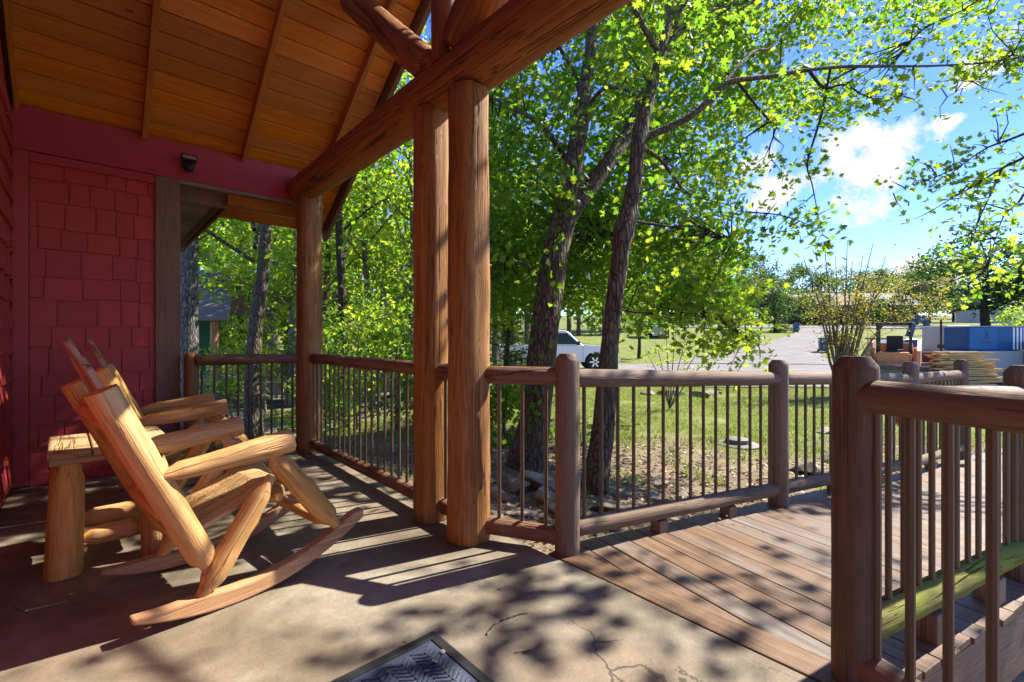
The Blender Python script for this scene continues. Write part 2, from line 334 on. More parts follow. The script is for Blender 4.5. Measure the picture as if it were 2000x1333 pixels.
def groundmat():
    s = NT('ground'); t = s.n('ShaderNodeTexCoord').outputs['Object']; x = s.n('ShaderNodeSeparateXYZ', {0: t})
    X, Y = x.outputs[0], x.outputs[1]
    n1 = s.noise(t, .35, 5, .6); n2 = s.noise(t, 2.2, 6, .65); n3 = s.noise(t, 25, 5, .7)
    grass = s.ramp(s.math('ADD', s.math('MULTIPLY', n2, .6), s.math('MULTIPLY', n3, .4)), [(.34, (.075, .095, .020)), (.5, (.15, .18, .040)), (.66, (.25, .23, .08))])
    soil = s.ramp(s.math('ADD', s.math('MULTIPLY', n2, .5), s.math('MULTIPLY', n3, .5)), [(.34, (.07, .052, .034)), (.5, (.19, .145, .095)), (.66, (.33, .27, .19))])
    # leafy bank near the cabin and under the left trees; lawn beyond
    b = s.math('ADD', s.math('MULTIPLY', s.math('SUBTRACT', Y, 6.3), .60), s.math('MULTIPLY', s.math('SUBTRACT', n1, .5), 5.0))
    b = s.math('ADD', b, s.math('MULTIPLY', s.math('SUBTRACT', n2, .5), 3.0))
    leftm = s.math('MULTIPLY', s.math('MULTIPLY', s.math('ADD', X, 1.0), -.6), 1.0, True)
    b2 = s.math('ADD', s.math('MULTIPLY', s.math('SUBTRACT', n1, .46), 9.0), s.math('MULTIPLY', s.math('SUBTRACT', n2, .5), 4.0))
    f = s.math('ADD', s.math('MULTIPLY', b, s.math('SUBTRACT', 1.0, leftm)), s.math('MULTIPLY', b2, leftm), True)
    c = s.mix(f, soil, grass)
    return s.fin(c, .9, s.math('ADD', n3, s.math('MULTIPLY', n2, 2)), .6, .03, spec=.15)
M['ground'] = groundmat()
def gravelmat():
    s = NT('gravel'); t = s.n('ShaderNodeTexCoord').outputs['Object']
    a = s.noise(t, .5, 6, .65); b = s.noise(s.n('ShaderNodeMapping', {0: t, 3: (.35, 1.6, 1)}).outputs[0], 2.0, 6, .7); f = s.noise(t, 35, 4, .8)
    c = s.ramp(s.math('ADD', s.math('MULTIPLY', b, .6), s.math('MULTIPLY', f, .4)), [(.36, (.11, .10, .095)), (.5, (.20, .19, .18)), (.64, (.29, .275, .265))])
    c = s.mix(s.math('MULTIPLY', s.math('SUBTRACT', a, .5, True), 3.0, True), c, (.24, .20, .16))
    return s.fin(c, .9, f, .5, .02, spec=.15)
M['gravel'] = gravelmat()
def barkmat(name, a, b, c_):
    s = NT(name); v = s.coord((1, 1, .22)); v1 = s.coord((1, 1, 1))
    vo = s.n('ShaderNodeTexVoronoi', {'Vector': v, 'Scale': 26.0}, feature='DISTANCE_TO_EDGE').outputs[0]
    n1 = s.noise(v, 22, 6, .7, .8); n2 = s.noise(v1, 2.2, 4, .6)
    c = s.ramp(n1, [(.33, a), (.52, b), (.70, c_)])
    c = s.mix(s.math('SUBTRACT', 1.0, s.math('MULTIPLY', vo, 7.0), True), c, tuple(x * .45 for x in a))
    c = s.mix(s.math('MULTIPLY', s.math('SUBTRACT', n2, .52, True), 3.0, True), c, (.10, .12, .05))
    return s.fin(c, .9, s.math('ADD', s.math('MULTIPLY', n1, 1.0), s.math('MULTIPLY', vo, 3.0)), .9, .02, spec=.15)
M['bark'] = barkmat('bark', (.075, .055, .04), (.16, .125, .095), (.28, .235, .19))
M['barkgrey'] = barkmat('grey_bark', (.09, .08, .07), (.20, .185, .165), (.36, .34, .32))
M['barkdark'] = barkmat('dark_bark', (.035, .028, .022), (.075, .06, .048), (.14, .115, .095))
M['stem'] = barkmat('smooth_stem', (.16, .12, .075), (.30, .235, .16), (.42, .35, .25))
def leafmat(name, d0, d1, t0, t1, tr=.5):
    s = NT(name); a = s.n('ShaderNodeAttribute', attribute_name='tint').outputs['Fac']
    cd = s.mix(a, d0, d1); ct = s.mix(a, t0, t1)
    df = s.n('ShaderNodeBsdfPrincipled', {'Base Color': cd, 'Roughness': .5, 'Specular IOR Level': .35}); tl = s.n('ShaderNodeBsdfTranslucent', {'Color': ct})
    mx = s.n('ShaderNodeMixShader', {0: tr, 1: df.outputs[0], 2: tl.outputs[0]}); s.t.links.new(mx.outputs[0], s.out.inputs[0]); return s.mat
M['leaf'] = leafmat('leaf', (.045, .115, .012), (.12, .20, .02), (.17, .42, .02), (.56, .68, .04), .56)
M['leafdk'] = leafmat('dark_leaf', (.018, .045, .012), (.055, .10, .025), (.03, .10, .012), (.12, .22, .03), .4)
M['leafyel'] = leafmat('yellow_leaf', (.10, .12, .02), (.30, .22, .035), (.25, .28, .03), (.55, .42, .05), .5)
M['leaffar'] = leafmat('far_leaf', (.030, .060, .018), (.10, .15, .035), (.05, .13, .02), (.24, .34, .05), .4)
M['needle'] = leafmat('needle', (.03, .055, .018), (.07, .11, .03), (.05, .11, .02), (.16, .24, .04), .4)
M['litter'] = leafmat('dead_leaf', (.14, .085, .05), (.46, .34, .22), (.15, .07, .03), (.35, .2, .1), .15)
M['grassb'] = leafmat('grass_blade', (.07, .12, .02), (.24, .25, .06), (.14, .26, .025), (.46, .48, .09), .4)
def rockmat():
    s = NT('rock'); v = s.coord(); n = s.noise(v, 5, 7, .65); n2 = s.noise(v, 1.6, 4)
    c = s.ramp(n, [(.33, (.13, .11, .08)), (.52, (.27, .235, .175)), (.7, (.42, .38, .30))])
    c = s.mix(s.math('MULTIPLY', s.math('SUBTRACT', n2, .47, True), 4.0, True), c, (.16, .17, .07))
    return s.fin(c, .85, n, .8, .03, spec=.2)
M['rock'] = rockmat()
# ------------------------------------------------------------------ ground
def sst(x, a, b):
    t = np.clip((x - a) / (b - a), 0, 1); return t * t * (3 - 2 * t)
TD = Vector((.873, .488, 0)); TL = Vector((.488, -.873, 0)); DO = Vector((.29, 2.44, 0))     # ramp axis, its right-hand side, its start
def vnoise(X, Y, f, seed=0):
    k = np.random.default_rng(seed); o = 0
    for i in range(4):
        a = k.uniform(0, 6.28, 2); g = k.uniform(.7, 1.4)
        o = o + np.sin(f * g * (X * math.cos(a[0]) + Y * math.sin(a[0])) + a[1] + 1.7 * np.sin(f * .6 * (Y * math.cos(a[0]) - X * math.sin(a[0]))))
    return o / 4
def terr(X, Y):
    X = np.asarray(X, float); Y = np.asarray(Y, float)
    v = .74 * X + .673 * Y; u = -.673 * X + .74 * Y
    near = np.clip(-.13 - .12 * (v - 1.8), -.46, -.13)
    far = np.interp(Y, [0, 10, 15, 23, 27, 32, 40, 50, 60, 80, 120, 200, 420], [-.45, -.45, -.38, -.28, -.15, .25, 1.1, 2.0, 2.75, 4.1, 6.4, 11.5, 24])
    z = near + (far - near) * sst(Y, 6, 10)
    z = z - .65 * sst(-X, 1.5, 5) * sst(Y, 5, 9) * (1 - sst(Y, 24, 45)) + sst(-X, 8, 60) * sst(Y, 20, 60) * 9
    s = (X - DO.x) * TL.x + (Y - DO.y) * TL.y; t = (X - DO.x) * TD.x + (Y - DO.y) * TD.y
    z = z - .75 * sst(s, 1.15, 1.9) * (1 - sst(t, 4.5, 7)) * sst(v, 1.2, 1.8)
    z = z - .10 * sst(s, .0, .3) * (1 - sst(t, 4.5, 6.5))
    z = np.where(v < 1.6, np.minimum(z, -.22), z)
    rough = .045 * vnoise(X, Y, 2.1, 3) + .02 * vnoise(X, Y, 6, 5)
    return z + rough * (1 - .6 * sst(Y, 13.5, 15)) * sst(v, 1.9, 3.0)
def tz(x, y): return float(terr(x, y))
xs = np.unique(np.concatenate([np.arange(-10, 12, .22), np.arange(-30, 40, .9), np.linspace(-90, 110, 60), np.linspace(-500, 500, 60)]))
ys = np.unique(np.concatenate([np.arange(-4, 16, .22), np.arange(16, 70, .9), np.linspace(70, 420, 70), np.linspace(-60, -4, 10)]))
gx, gy = np.meshgrid(xs, ys); gz = terr(gx, gy); nx, ny = len(xs), len(ys)
idx = np.arange(nx * ny).reshape(ny, nx)
q = np.stack([idx[:-1, :-1], idx[:-1, 1:], idx[1:, 1:], idx[1:, :-1]], -1).reshape(-1, 4)
me = mesh_np('ground', np.stack([gx, gy, gz], -1).reshape(-1, 3), q.ravel(), np.full(len(q), 4), M['ground'], True)
tag(link(bpy.data.objects.new('ground', me)), 'leafy bank and mown lawn rising gently away from the porch', kind='structure')

def ribbon(name, left, right, ncross, mat, off, label):
    Lp = catmull([Vector((a, b, 0)) for a, b in left], 14); Rp = catmull([Vector((a, b, 0)) for a, b in right], 14); n = min(len(Lp), len(Rp))
    co = []
    for i in range(n):
        for k in range(ncross + 1):
            p = Lp[i].lerp(Rp[i], k / ncross); co.append((p.x, p.y, tz(p.x, p.y) + off + .01 * math.sin(k / ncross * math.pi)))
    f = [(i * (ncross + 1) + k, i * (ncross + 1) + k + 1, (i + 1) * (ncross + 1) + k + 1, (i + 1) * (ncross + 1) + k) for i in range(n - 1) for k in range(ncross)]
    f = np.array(f); me = mesh_np(name, np.array(co), f.ravel(), np.full(len(f), 4), mat, True)
    return tag(link(bpy.data.objects.new(name, me)), label, kind='structure')
def gp(px, py):                       # point of the terrain seen at that place
    d = 8.0
    for k in range(4000):
        p = P(px, py, d)
        if p.z < tz(p.x, p.y): return (p.x, p.y)
        d *= 1.003
    return (p.x, p.y)
# gravel yard in front, climbing away to the cross street
ribbon('gravel_yard', [(-14, 14.9), (-4, 14.9), (2, 15.0), (8, 14.8), (16, 14.4), (30, 13.6), (46, 12)], [(-14, 23.5), (-4, 23.6), (2, 24.2), (6.5, 25.5), (16, 26), (30, 25), (46, 24)], 60, M['gravel'], .035, 'grey gravel yard beyond the lawn')
lp = [gp(1290, 712), gp(1400, 693), gp(1470, 677), gp(1530, 660), gp(1562, 647), gp(1556, 641)]
rp = [gp(1640, 714), gp(1612, 700), gp(1600, 690), gp(1600, 678), gp(1608, 660), gp(1660, 642)]
ribbon('gravel_road', lp, rp, 14, M['gravel'], .06, 'grey gravel lane climbing to the far street')
ribbon('far_street', [(18, 61), (30, 60), (40, 59), (60, 56), (80, 53)], [(18, 71), (30, 70), (40, 68), (60, 64), (80, 60)], 8, M['gravel'], .09, 'pale street crossing the hill')

# ------------------------------------------------------------------ porch slab
poly = [(-.42, -1.6), (1.2, -1.6), (1.32, -.5), (1.60, .2), (1.74, .42), (1.745, .9), (1.755, 1.25), (1.75, 1.6), (1.74, 2.1), (1.73, 3.2), (1.73, 5.04), (1.73, 5.06), (.62, 5.06), (.62, 5.03), (-.42, 5.03)]
m = MB(); m.prism(poly[::1], -.16, 0.0)
slab = m.build('porch_floor', M['concrete'], None, False, MW); tag(slab, 'stained concrete porch floor with hairline cracks', kind='structure')

# ------------------------------------------------------------------ cabin
cabin = thing('cabin', 'log cabin with red shingle walls and covered corner porch', 'cabin', M=MW.copy())
def cbox(name, c, h, mat, parent=cabin, bev=0.0, label=None, ML=None):
    m = MB(); m.box((0, 0, 0), h); o = m.build(name, mat, parent, False, MW @ Matrix.Translation(Vector(c)) @ (ML or Matrix.Identity(4)))
    if bev: bevel(o, bev)
    if label: o['label'] = label
    return o
SL = .68; TH = math.atan(SL); UC = 5.08; ZC = 2.87; UR = 2.35
zc = lambda u: ZC + SL * (UC - u)
back = cbox('wall', (.085, 6.6, 1.30), (.497, 1.53, 1.42), M['red'], label='end wall of red shingles beside the rocking chairs')   # body of the house behind the porch end
def shingles(parent, flip, a0, a1, z0, z1, exps, place):
    z = z0; row = 0
    while z < z1 - .02:
        e = exps[row % len(exps)]; zt_ = min(z + e, z1); a = a0 - random.uniform(0, .12)
        while a < a1:
            wdt = random.choice((.12, .15, .19, .23, .26)) * random.uniform(.95, 1.05); b0, b1 = max(a, a0), min(a + wdt, a1); a += wdt
            if b1 - b0 < .02: continue
            dz = random.choice((0, .004, .016, -.004)); g = .0042
            m = MB(); W2 = (b1 - b0) / 2 - g; H2 = (zt_ - z + .012) / 2
            th = .022 + random.uniform(0, .003)
            vs = [(-W2, 0, -H2 + dz), (W2, 0, -H2 + dz), (W2, 0, H2), (-W2, 0, H2), (-W2, th, -H2 + dz), (W2, th, -H2 + dz), (W2, .003, H2), (-W2, .003, H2)]
            m.add(vs, [(0, 1, 2, 3), (5, 4, 7, 6), (0, 4, 5, 1), (1, 5, 6, 2), (2, 6, 7, 3), (3, 7, 4, 0)])
            m.build('shingle', M['red'], parent, False, place((b0 + b1) / 2, (z + zt_) / 2))
        z += e; row += 1
# end wall faces -u : local shingle y(out) -> -u
ROT = Matrix(((-1, 0, 0, 0), (0, -1, 0, 0), (0, 0, 1, 0), (0, 0, 0, 1)))
shingles(back, 1, -.33, .425, .10, 2.46, (.20, .175), lambda a, z: MW @ Matrix.Translation((a, 5.069, z)) @ ROT)
cbox('trim_board', (-.375, 5.052, 1.27), (.043, .016, 1.26), M['redtrim'], back, .003, label='red corner board')
cbox('trim_board', (.05, 5.054, .05), (.377, .013, .048), M['redtrim'], back, .003, label='red skirting board')
cbox('trim_board', (.05, 5.054, 2.495), (.377, .013, .034), M['redtrim'], back, .002, label='red frieze board')
cbox('trim_board', (.517, 5.06, 1.265), (.088, .03, 1.263), M['trim'], back, .004, label='wide brown corner board')
door = cbox('wall', (-.56, 2.1, 1.9), (.13, 3.35, 1.98), M['red'], label='front wall beside the camera, seen edge on at the left')
RF = Matrix(((0, 1, 0, 0), (-1, 0, 0, 0), (0, 0, 1, 0), (0, 0, 0, 1)))
shingles(door, 1, 3.7, 5.03, .06, 2.86, (.20, .175), lambda a, z: MW @ Matrix.Translation((-.428, a, z)) @ RF)
cbox('beam', (.60, 5.115, 2.70), (1.02, .08, .165), M['redtrim'], label='wide red beam above the end wall', bev=.004)
cbox('trim_board', (1.02, 5.10, 2.517), (.56, .06, .016), M['soffit'], label='thin tan strip under the red beam')
cbox('trim_board', (1.30, 5.14, 2.45), (.32, .05, .05), M['rafter'], label='orange brown board under the red beam', bev=.003)
# ceiling: boards run outward, rafters down the slope
EB = Matrix(((1, 0, 0, 0), (0, math.cos(TH), math.sin(TH), 0), (0, -math.sin(TH), math.cos(TH), 0), (0, 0, 0, 1)))
EB2 = Matrix(((1, 0, 0, 0), (0, math.cos(TH), -math.sin(TH), 0), (0, math.sin(TH), math.cos(TH), 0), (0, 0, 0, 1)))
panel = MB(); sl = 1 / math.cos(TH)
for sgn in (1, -1):
    E = EB if sgn > 0 else EB2; u_end = 5.75 if sgn > 0 else -1.05
    uc = (u_end + UR) / 2; half = abs(u_end - UR) / 2 * sl; zt_ = ZC + SL * (UC - (u_end if sgn > 0 else 2 * UR - u_end)) ; zm = (zt_ + zc(UR)) / 2
    mm = MB(); mm.box((0, 0, 0), (1.30, half + .02, .03)); o = mm.build('roof', M['roofing'], cabin, False, MW @ Matrix.Translation((.86, uc, zm)) @ E @ Matrix.Translation((0, 0, .052)))
    if sgn > 0: roofL = o
    else: roofR = o
    bw = .158; n = int(half * 2 / bw)
    for i in range(n):
        yy = -half + bw * (i + .5)
        mb = MB(); h = (bw - .006) / 2; c_ = .006
        # tongue and groove board with eased lower edges
        prof = [(-h, .02), (h, .02), (h, .007), (h - c_, 0), (-h + c_, 0), (-h, .007)]
        mb.prism(prof, -1.255, 1.225, axis='x')
        mb.build('ceiling_board', M['ceil'], o, False, MW @ Matrix.Translation((.86, uc, zm)) @ E @ Matrix.Translation((0, yy, 0)))
    for v_ in (-.39, .353, 1.10, 1.84):
        if sgn > 0: y0, y1 = -half + .0, half * (5.05 - UR) / (u_end - UR) * 2 - half if v_ < 1.6 else half
        else: y0, y1 = -half, half
        y0 += .03
        wd = .02 if v_ > 0 else .012
        mb = MB(); mb.box((0, (y0 + y1) / 2, -.052), (wd, (y1 - y0) / 2, .05)); bevel(mb.build('rafter', M['rafter'], o, False, MW @ Matrix.Translation((v_, uc, zm)) @ E), .004)
    mb = MB(); mb.box((0, 0, -.02), (.022, half + .03, .10)); ob = mb.build('barge_board', M['trim'], o, False, MW @ Matrix.Translation((2.125, uc, zm)) @ E); bevel(ob, .004)
# main roof eave running away behind the porch
eave = cbox('eave', (.1, 7.3, 2.60), (.86, 2.1, .015), M['roofing'], label='dark roof edge over the side of the cabin', ML=Matrix.Rotation(R(12), 4, 'Y'))
for i in range(26):
    cbox('soffit_board', (.745, 5.27 + i * .15, 2.425), (.225, .071, .01), M['soffit'], eave)
cbox('fascia', (.985, 7.25, 2.43), (.014, 2.06, .06), M['trim'], eave, .003)
cbox('fascia', (.79, 5.185, 2.445), (.205, .012, .07), M['trim'], eave, .003, label='dark board closing the end of the eave')
# logs
PV = 1.60
def clog(name, a, b, r0, r1, mat='post', **k): return log(name, W_(*a), W_(*b), r0, r1, M[mat], cabin, **k)
clog('log_post', (4.84, 1.65, 0), (4.84, 1.65, 2.56), .128, .120, knots=4, hew=.05, seg=24, label='round log post at the far corner of the porch')
clog('log_post', (2.49, 1.585, 0), (2.49, 1.585, 2.53), .112, .108, knots=3, hew=.08, seg=24, label='log post just left of the nearest one')
clog('log_post', (2.09, 1.575, 0), (2.09, 1.575, 2.50), .122, .112, knots=4, hew=.09, seg=24, label='nearest and widest log post of the porch')
clog('log_post', (-.35, 1.62, 0), (-.35, 1.62, 2.53), .12, .12, knots=3, label='log post outside the frame on the right')
clog('log_beam', (4.98, 1.62, 2.645), (-.75, 1.60, 2.645), .138, .148, 'beam', knots=6, seg=28, wob=.04, label='long log beam resting on the porch posts')
clog('king_post', (2.36, 1.60, 2.76), (2.36, 1.60, 4.55), .085, .085, 'beam', knots=1, label='upright log in the middle of the gable')
clog('strut', (2.50, 1.59, 2.80), (4.10, 1.59, 4.25), .105, .11, 'beam', knots=2, ends=('cham', 'flat'), label='slanting log brace left of the upright')
clog('strut', (2.20, 1.60, 2.78), (.75, 1.60, 4.02), .135, .12, 'beam', knots=2, ends=('cham', 'flat'), label='slanting log brace right of the upright')

# security light
sl_ = thing('security_light', 'small dark floodlight with motion sensor on the red beam', 'light', W_(5.02, .66, 2.66))
Ms = MW.copy(); Ms.translation = W_(5.02, .66, 2.66)
k = MB(); k.lathe([(.045, -.0), (.05, .006), (.05, .02), (.03, .03)], 16, Matrix.Rotation(R(90), 4, 'X')); k.build('base_plate', M['black'], sl_, True, Ms)
k = MB(); k.box((0, -.06, .035), (.058, .035, .022), Matrix.Rotation(R(-22), 4, 'X')); bevel(k.build('lamp_head', M['black'], sl_, False, Ms), .008)
k = MB(); k.box((0, -.097, .02), (.048, .004, .013), Matrix.Rotation(R(-22), 4, 'X')); k.build('lens', M['lens'], sl_, False, Ms)
k = MB(); k.lathe([(.012, -.062), (.028, -.052), (.036, -.035), (.034, -.016), (.02, -.004)], 16, Matrix.Translation((0, -.055, -.005))); k.build('sensor', M['black'], sl_, True, Ms)

# ------------------------------------------------------------------ railings
BALM = {}
def bal_mesh(Lb, r=.0105):
    key = (round(Lb, 3), r)
    if key not in BALM:
        m = MB(); m.lathe([(r, 0), (r, Lb)], 8); BALM[key] = m.mesh('baluster', M['metal'], True)
    return BALM[key]
def railing(name, label, cat, A, B, zt0, zt1, zb0, zb1, mt='rail', mb_='rail', rt=.048, rb=.047, n=None, inset=(0, 0), root=None, sp=.115, group=None, botlabel=None, toplabel=None, br=.0105, tw=.05):
    A = Vector((A.x, A.y, 0)); B = Vector((B.x, B.y, 0))
    r = root or thing(name, label, cat, A, group)
    a = A + (B - A).normalized() * inset[0]; b = B - (B - A).normalized() * inset[1]
    t = log('top_rail', a + ZZ * zt0, b + ZZ * zt1, rt, rt * .97, M[mt], r, wob=tw, knots=3, seg=16, label=toplabel)
    bo = log('bottom_rail', a + ZZ * zb0, b + ZZ * zb1, rb, rb * .97, M[mb_], r, wob=tw, knots=3, seg=16, label=botlabel)
    Lg = (b - a).length; n = n or int(Lg / sp)
    for i in range(n):
        f = (i + .5) / n; p = a.lerp(b, f); z0 = zb0 + (zb1 - zb0) * f; z1 = zt0 + (zt1 - zt0) * f
        link(bpy.data.objects.new('baluster', bal_mesh(z1 - z0, br)), r, Matrix.Translation(p + ZZ * z0))
    return r
K = lambda u, v: W_(u, v, 0)
railing('porch_railing', 'log railing across the far end of the porch, behind the rocking chairs', 'railing', K(4.90, .70), K(4.86, 1.60), .93, .93, .085, .085, inset=(.0, .06), n=9)
rr = thing('railing_post', 'short log post between the brown corner board and the far railing', 'post', K(4.93, .665))
log('log_shaft', K(4.95, .675) + ZZ * 0, K(4.95, .675) + ZZ * 1.0, .06, .055, M['post'], rr, ends=('flat', 'round'), knots=1)
railing('porch_railing', 'long log railing between the far corner post and the middle log posts', 'railing', K(4.78, 1.65), K(2.55, 1.60), .93, .92, .085, .095, inset=(0, 0), n=20, mt='rail')
railing('porch_railing', 'very short railing piece between the two tall log posts', 'railing', K(2.42, 1.60), K(2.16, 1.60), .92, .915, .10, .10, n=2)
PA = DO; zr = lambda t: -.04 * min(t, 4) - .025 * max(0, t - 4)
dp = lambda t, s, z=0: DO + TD * t + TL * s + ZZ * z
railing('porch_railing', 'short railing of three bars from the nearest log post to the first brown post', 'railing', K(2.02, 1.62), Vector((PA.x, PA.y, 0)), .915, .915, .085, .075, inset=(.03, .05), n=3)
rl = thing('ramp_railing', 'brown log railing along the left side of the ramp', 'railing', PA)
tp = [0, 1.86, 3.94, 5.45]; so_ = [0, 0, .0, -.10]
names = ['brown round post where ramp and porch meet', 'second post of the left ramp railing', 'third post of the left ramp railing', 'last post of the left ramp railing']
hp = [1.035, 1.04, 1.065, 1.09]
for t_, s_, nm, h_ in zip(tp, so_, names, hp):
    z = zr(t_); log('post', dp(t_, s_, z - .02), dp(t_, s_, z + h_), .066, .064, M['brownlog'], rl, ends=('flat', 'cham'), wob=.03, seg=20, label=nm)
for i in range(3):
    a, b = dp(tp[i], so_[i]), dp(tp[i + 1], so_[i + 1]); z0, z1 = zr(tp[i]), zr(tp[i + 1])
    zt0 = .905 + z0 + (.035 if i == 2 else 0) * 0; 
    railing('', '', '', a, b, .905 + z0, .905 + z1 + (.02 if i == 2 else 0), .115 + z0, .115 + z1, mt='brownlog' if i == 0 else 'brownlog', mb_='brownlog', root=rl, inset=(.05, .03), rt=.05, rb=.048, n=(15, 17, 12)[i], tw=.03, toplabel=None if i < 1 else 'sun bleached top rail')
    for f in (.36, .70):
        p = a.lerp(b, f); z = z0 + (z1 - z0) * f; m = MB(); m.box((0, 0, z + .035), (.035, .04, .037)); bevel(m.build('spacer_block', M['brownlog'], rl, False, Matrix.Translation(p) @ Matrix(((TD.x, -TL.x, 0, 0), (TD.y, -TL.y, 0, 0), (0, 0, 1, 0), (0, 0, 0, 1)))), .004)
PP = Vector((1.12, 1.52, 0)); tP = (PP - DO).dot(TD); sP = (PP - DO).dot(TL)
rr_ = thing('ramp_railing', 'brown log railing along the right side of the ramp with a mossy bottom rail', 'railing', PP)
log('post', PP + ZZ * -.02, PP + ZZ * 1.05, .066, .064, M['brownlog'], rr_, ends=('flat', 'cham'), wob=.035, seg=24, knots=2, label='big brown post nearest the camera')
tE = tP + 1.62; E_ = dp(tE, sP + .0, 0); zE = zr(tE)
log('post', E_ + ZZ * (zE - .35), E_ + ZZ * (zE + 1.055), .072, .07, M['brownlog'], rr_, ends=('flat', 'cham'), wob=.03, seg=20, label='brown post at the right edge of the photo')
railing('', '', '', PP, E_, .905, .905 + zE, .155, .155 + zE, mt='weathered', mb_='mossy', root=rr_, inset=(.05, .05), n=13, rt=.05, rb=.052, tw=.04, toplabel='bleached grey top rail', botlabel='bottom rail green with moss')
tF = tE + 1.9; F_ = dp(tF, sP); zF = zr(tF)
log('post', F_ + ZZ * (zF - .35), F_ + ZZ * (zF + 1.05), .066, .064, M['brownlog'], rr_, ends=('flat', 'cham'), wob=.03, seg=16)
railing('', '', '', E_, F_, .905 + zE, .905 + zF, .155 + zE, .155 + zF, mt='weathered', mb_='brownlog', root=rr_, inset=(.05, .05), n=15)
for f in (.33, .72):
    p = PP.lerp(E_, f); z = zE * f; m = MB(); m.box((0, 0, z + .05), (.04, .045, .055)); bevel(m.build('spacer_block', M['brownlog'], rr_, False, Matrix.Translation(p) @ Matrix(((TD.x, -TL.x, 0, 0), (TD.y, -TL.y, 0, 0), (0, 0, 1, 0), (0, 0, 0, 1)))), .004)
Q_ = PP + Vector((.309, -.951, 0)) * 1.7
railing('side_railing', 'log railing with thick bars in front of the camera at the lower right', 'railing', PP, Q_, .925, .925, .06, .06, mt='brownlog', mb_='brownlog', rt=.052, rb=.05, inset=(.02, 0), sp=.0945, br=.0125, n=18, tw=.03)

# ------------------------------------------------------------------ ramp deck
MD = Matrix(((TD.x, -TL.x, 0, DO.x), (TD.y, -TL.y, 0, DO.y), (0, 0, 1, 0), (0, 0, 0, 1)))   # x = t, y = -s
ramp = thing('ramp', 'weathered brown plank ramp leading from the porch to the yard', 'ramp', M=MD.copy())
def clip(poly, n, c):               # keep n.p >= c
    o = []
    for i in range(len(poly)):
        a, b = poly[i], poly[(i + 1) % len(poly)]; da, db = n[0] * a[0] + n[1] * a[1] - c, n[0] * b[0] + n[1] * b[1] - c
        if da >= 0: o.append(a)
        if da * db < 0:
            f = da / (da - db); o.append((a[0] + (b[0] - a[0]) * f, a[1] + (b[1] - a[1]) * f))
    return o
# half plane v > v0 in ramp coordinates: v = V.(DO + TD t + TL s)
vT, vS, v0_ = V.dot(TD), V.dot(TL), V.dot(DO)
def board(t0, t1, s0, s1, vmin, zoff=0.0, thick=.028, ug=0):
    pl = [(t0, -s1), (t1, -s1), (t1, -s0), (t0, -s0)]
    pl = clip(pl, (vT, -vS), vmin - v0_)
    if len(pl) < 3: return None
    a = sum((pl[i][0] * pl[(i + 1) % len(pl)][1] - pl[(i + 1) % len(pl)][0] * pl[i][1]) for i in range(len(pl))) / 2
    if abs(a) < .002: return None
    cx = (t0 + t1) / 2; z = zr(cx); m = MB(); m.prism([(p[0] - cx, p[1] + .6) for p in pl], -thick, 0)
    o = m.build('deck_board', M['deck'], ramp, False, MD @ Matrix.Translation((cx, -.6, z + zoff)) @ Matrix.Rotation(random.uniform(-.002, .002), 4, 'Z')); bevel(o, .004, 2); return o
bw = .142
t = -1.3
while t < 8.4:
    board(t + .0075, t + bw - .0075, -.085 + random.uniform(-.008, .008), 1.29 + random.uniform(-.012, .012) + (.0 if t < 5.3 else 1.2), 1.905, random.uniform(-.0015, .0015)); t += bw
# header board following the slab edge
m = MB(); pl = [(1.762, 1.66), (1.762, 1.2), (1.756, .9), (1.752, .42), (1.76, .1), (1.898, .1), (1.898, .45), (1.896, .9), (1.898, 1.2), (1.898, 1.66)]
hb = m.prism([(a, b) for a, b in pl], -.028, .001).build('header_board', M['deck'], ramp, False, MW); bevel(hb, .004)
for s_ in (-.04, 1.265):
    for a, b in ((-.2 if s_ < 0 else .0, 4.0), (4.0, 6.4)):
        if s_ > 1 and a == 0: a = .05
        p, q_ = dp(a, s_, zr(a) - .033), dp(b, s_, zr(b) - .033)
        m = MB(); m.box((0, -.14, (p - q_).length / 2), (.019, .14, (p - q_).length / 2))
        zx = (q_ - p).normalized(); xx = -TL.copy(); yy = zx.cross(xx); Mx = Matrix(((xx.x, yy.x, zx.x, p.x), (xx.y, yy.y, zx.y, p.y), (xx.z, yy.z, zx.z, p.z), (0, 0, 0, 1)))
        if yy.z < 0: m2 = MB(); m2.box((0, .14, (p - q_).length / 2), (.019, .14, (p - q_).length / 2)); m = m2
        m.build('rim_joist', M['brownlog'], ramp, False, Mx)
for t_ in (.5, 1.9, 3.4, 4.9):
    for s_ in (.05, 1.18):
        m = MB(); m.box((0, 0, -.55), (.05, .05, .40)); m.build('support_post', M['brownlog'], ramp, False, Matrix.Translation(dp(t_, s_, 0)))
# concrete footing wall at the right of the ramp start
m = MB(); m.box((0, 0, 0), (.06, .45, .33)); tag(m.build('footing_wall', M['grey'], None, False, MW @ Matrix.Translation((1.64, -.2, -.52)) @ Matrix.Rotation(R(-20), 4, 'Z')), kind='structure')

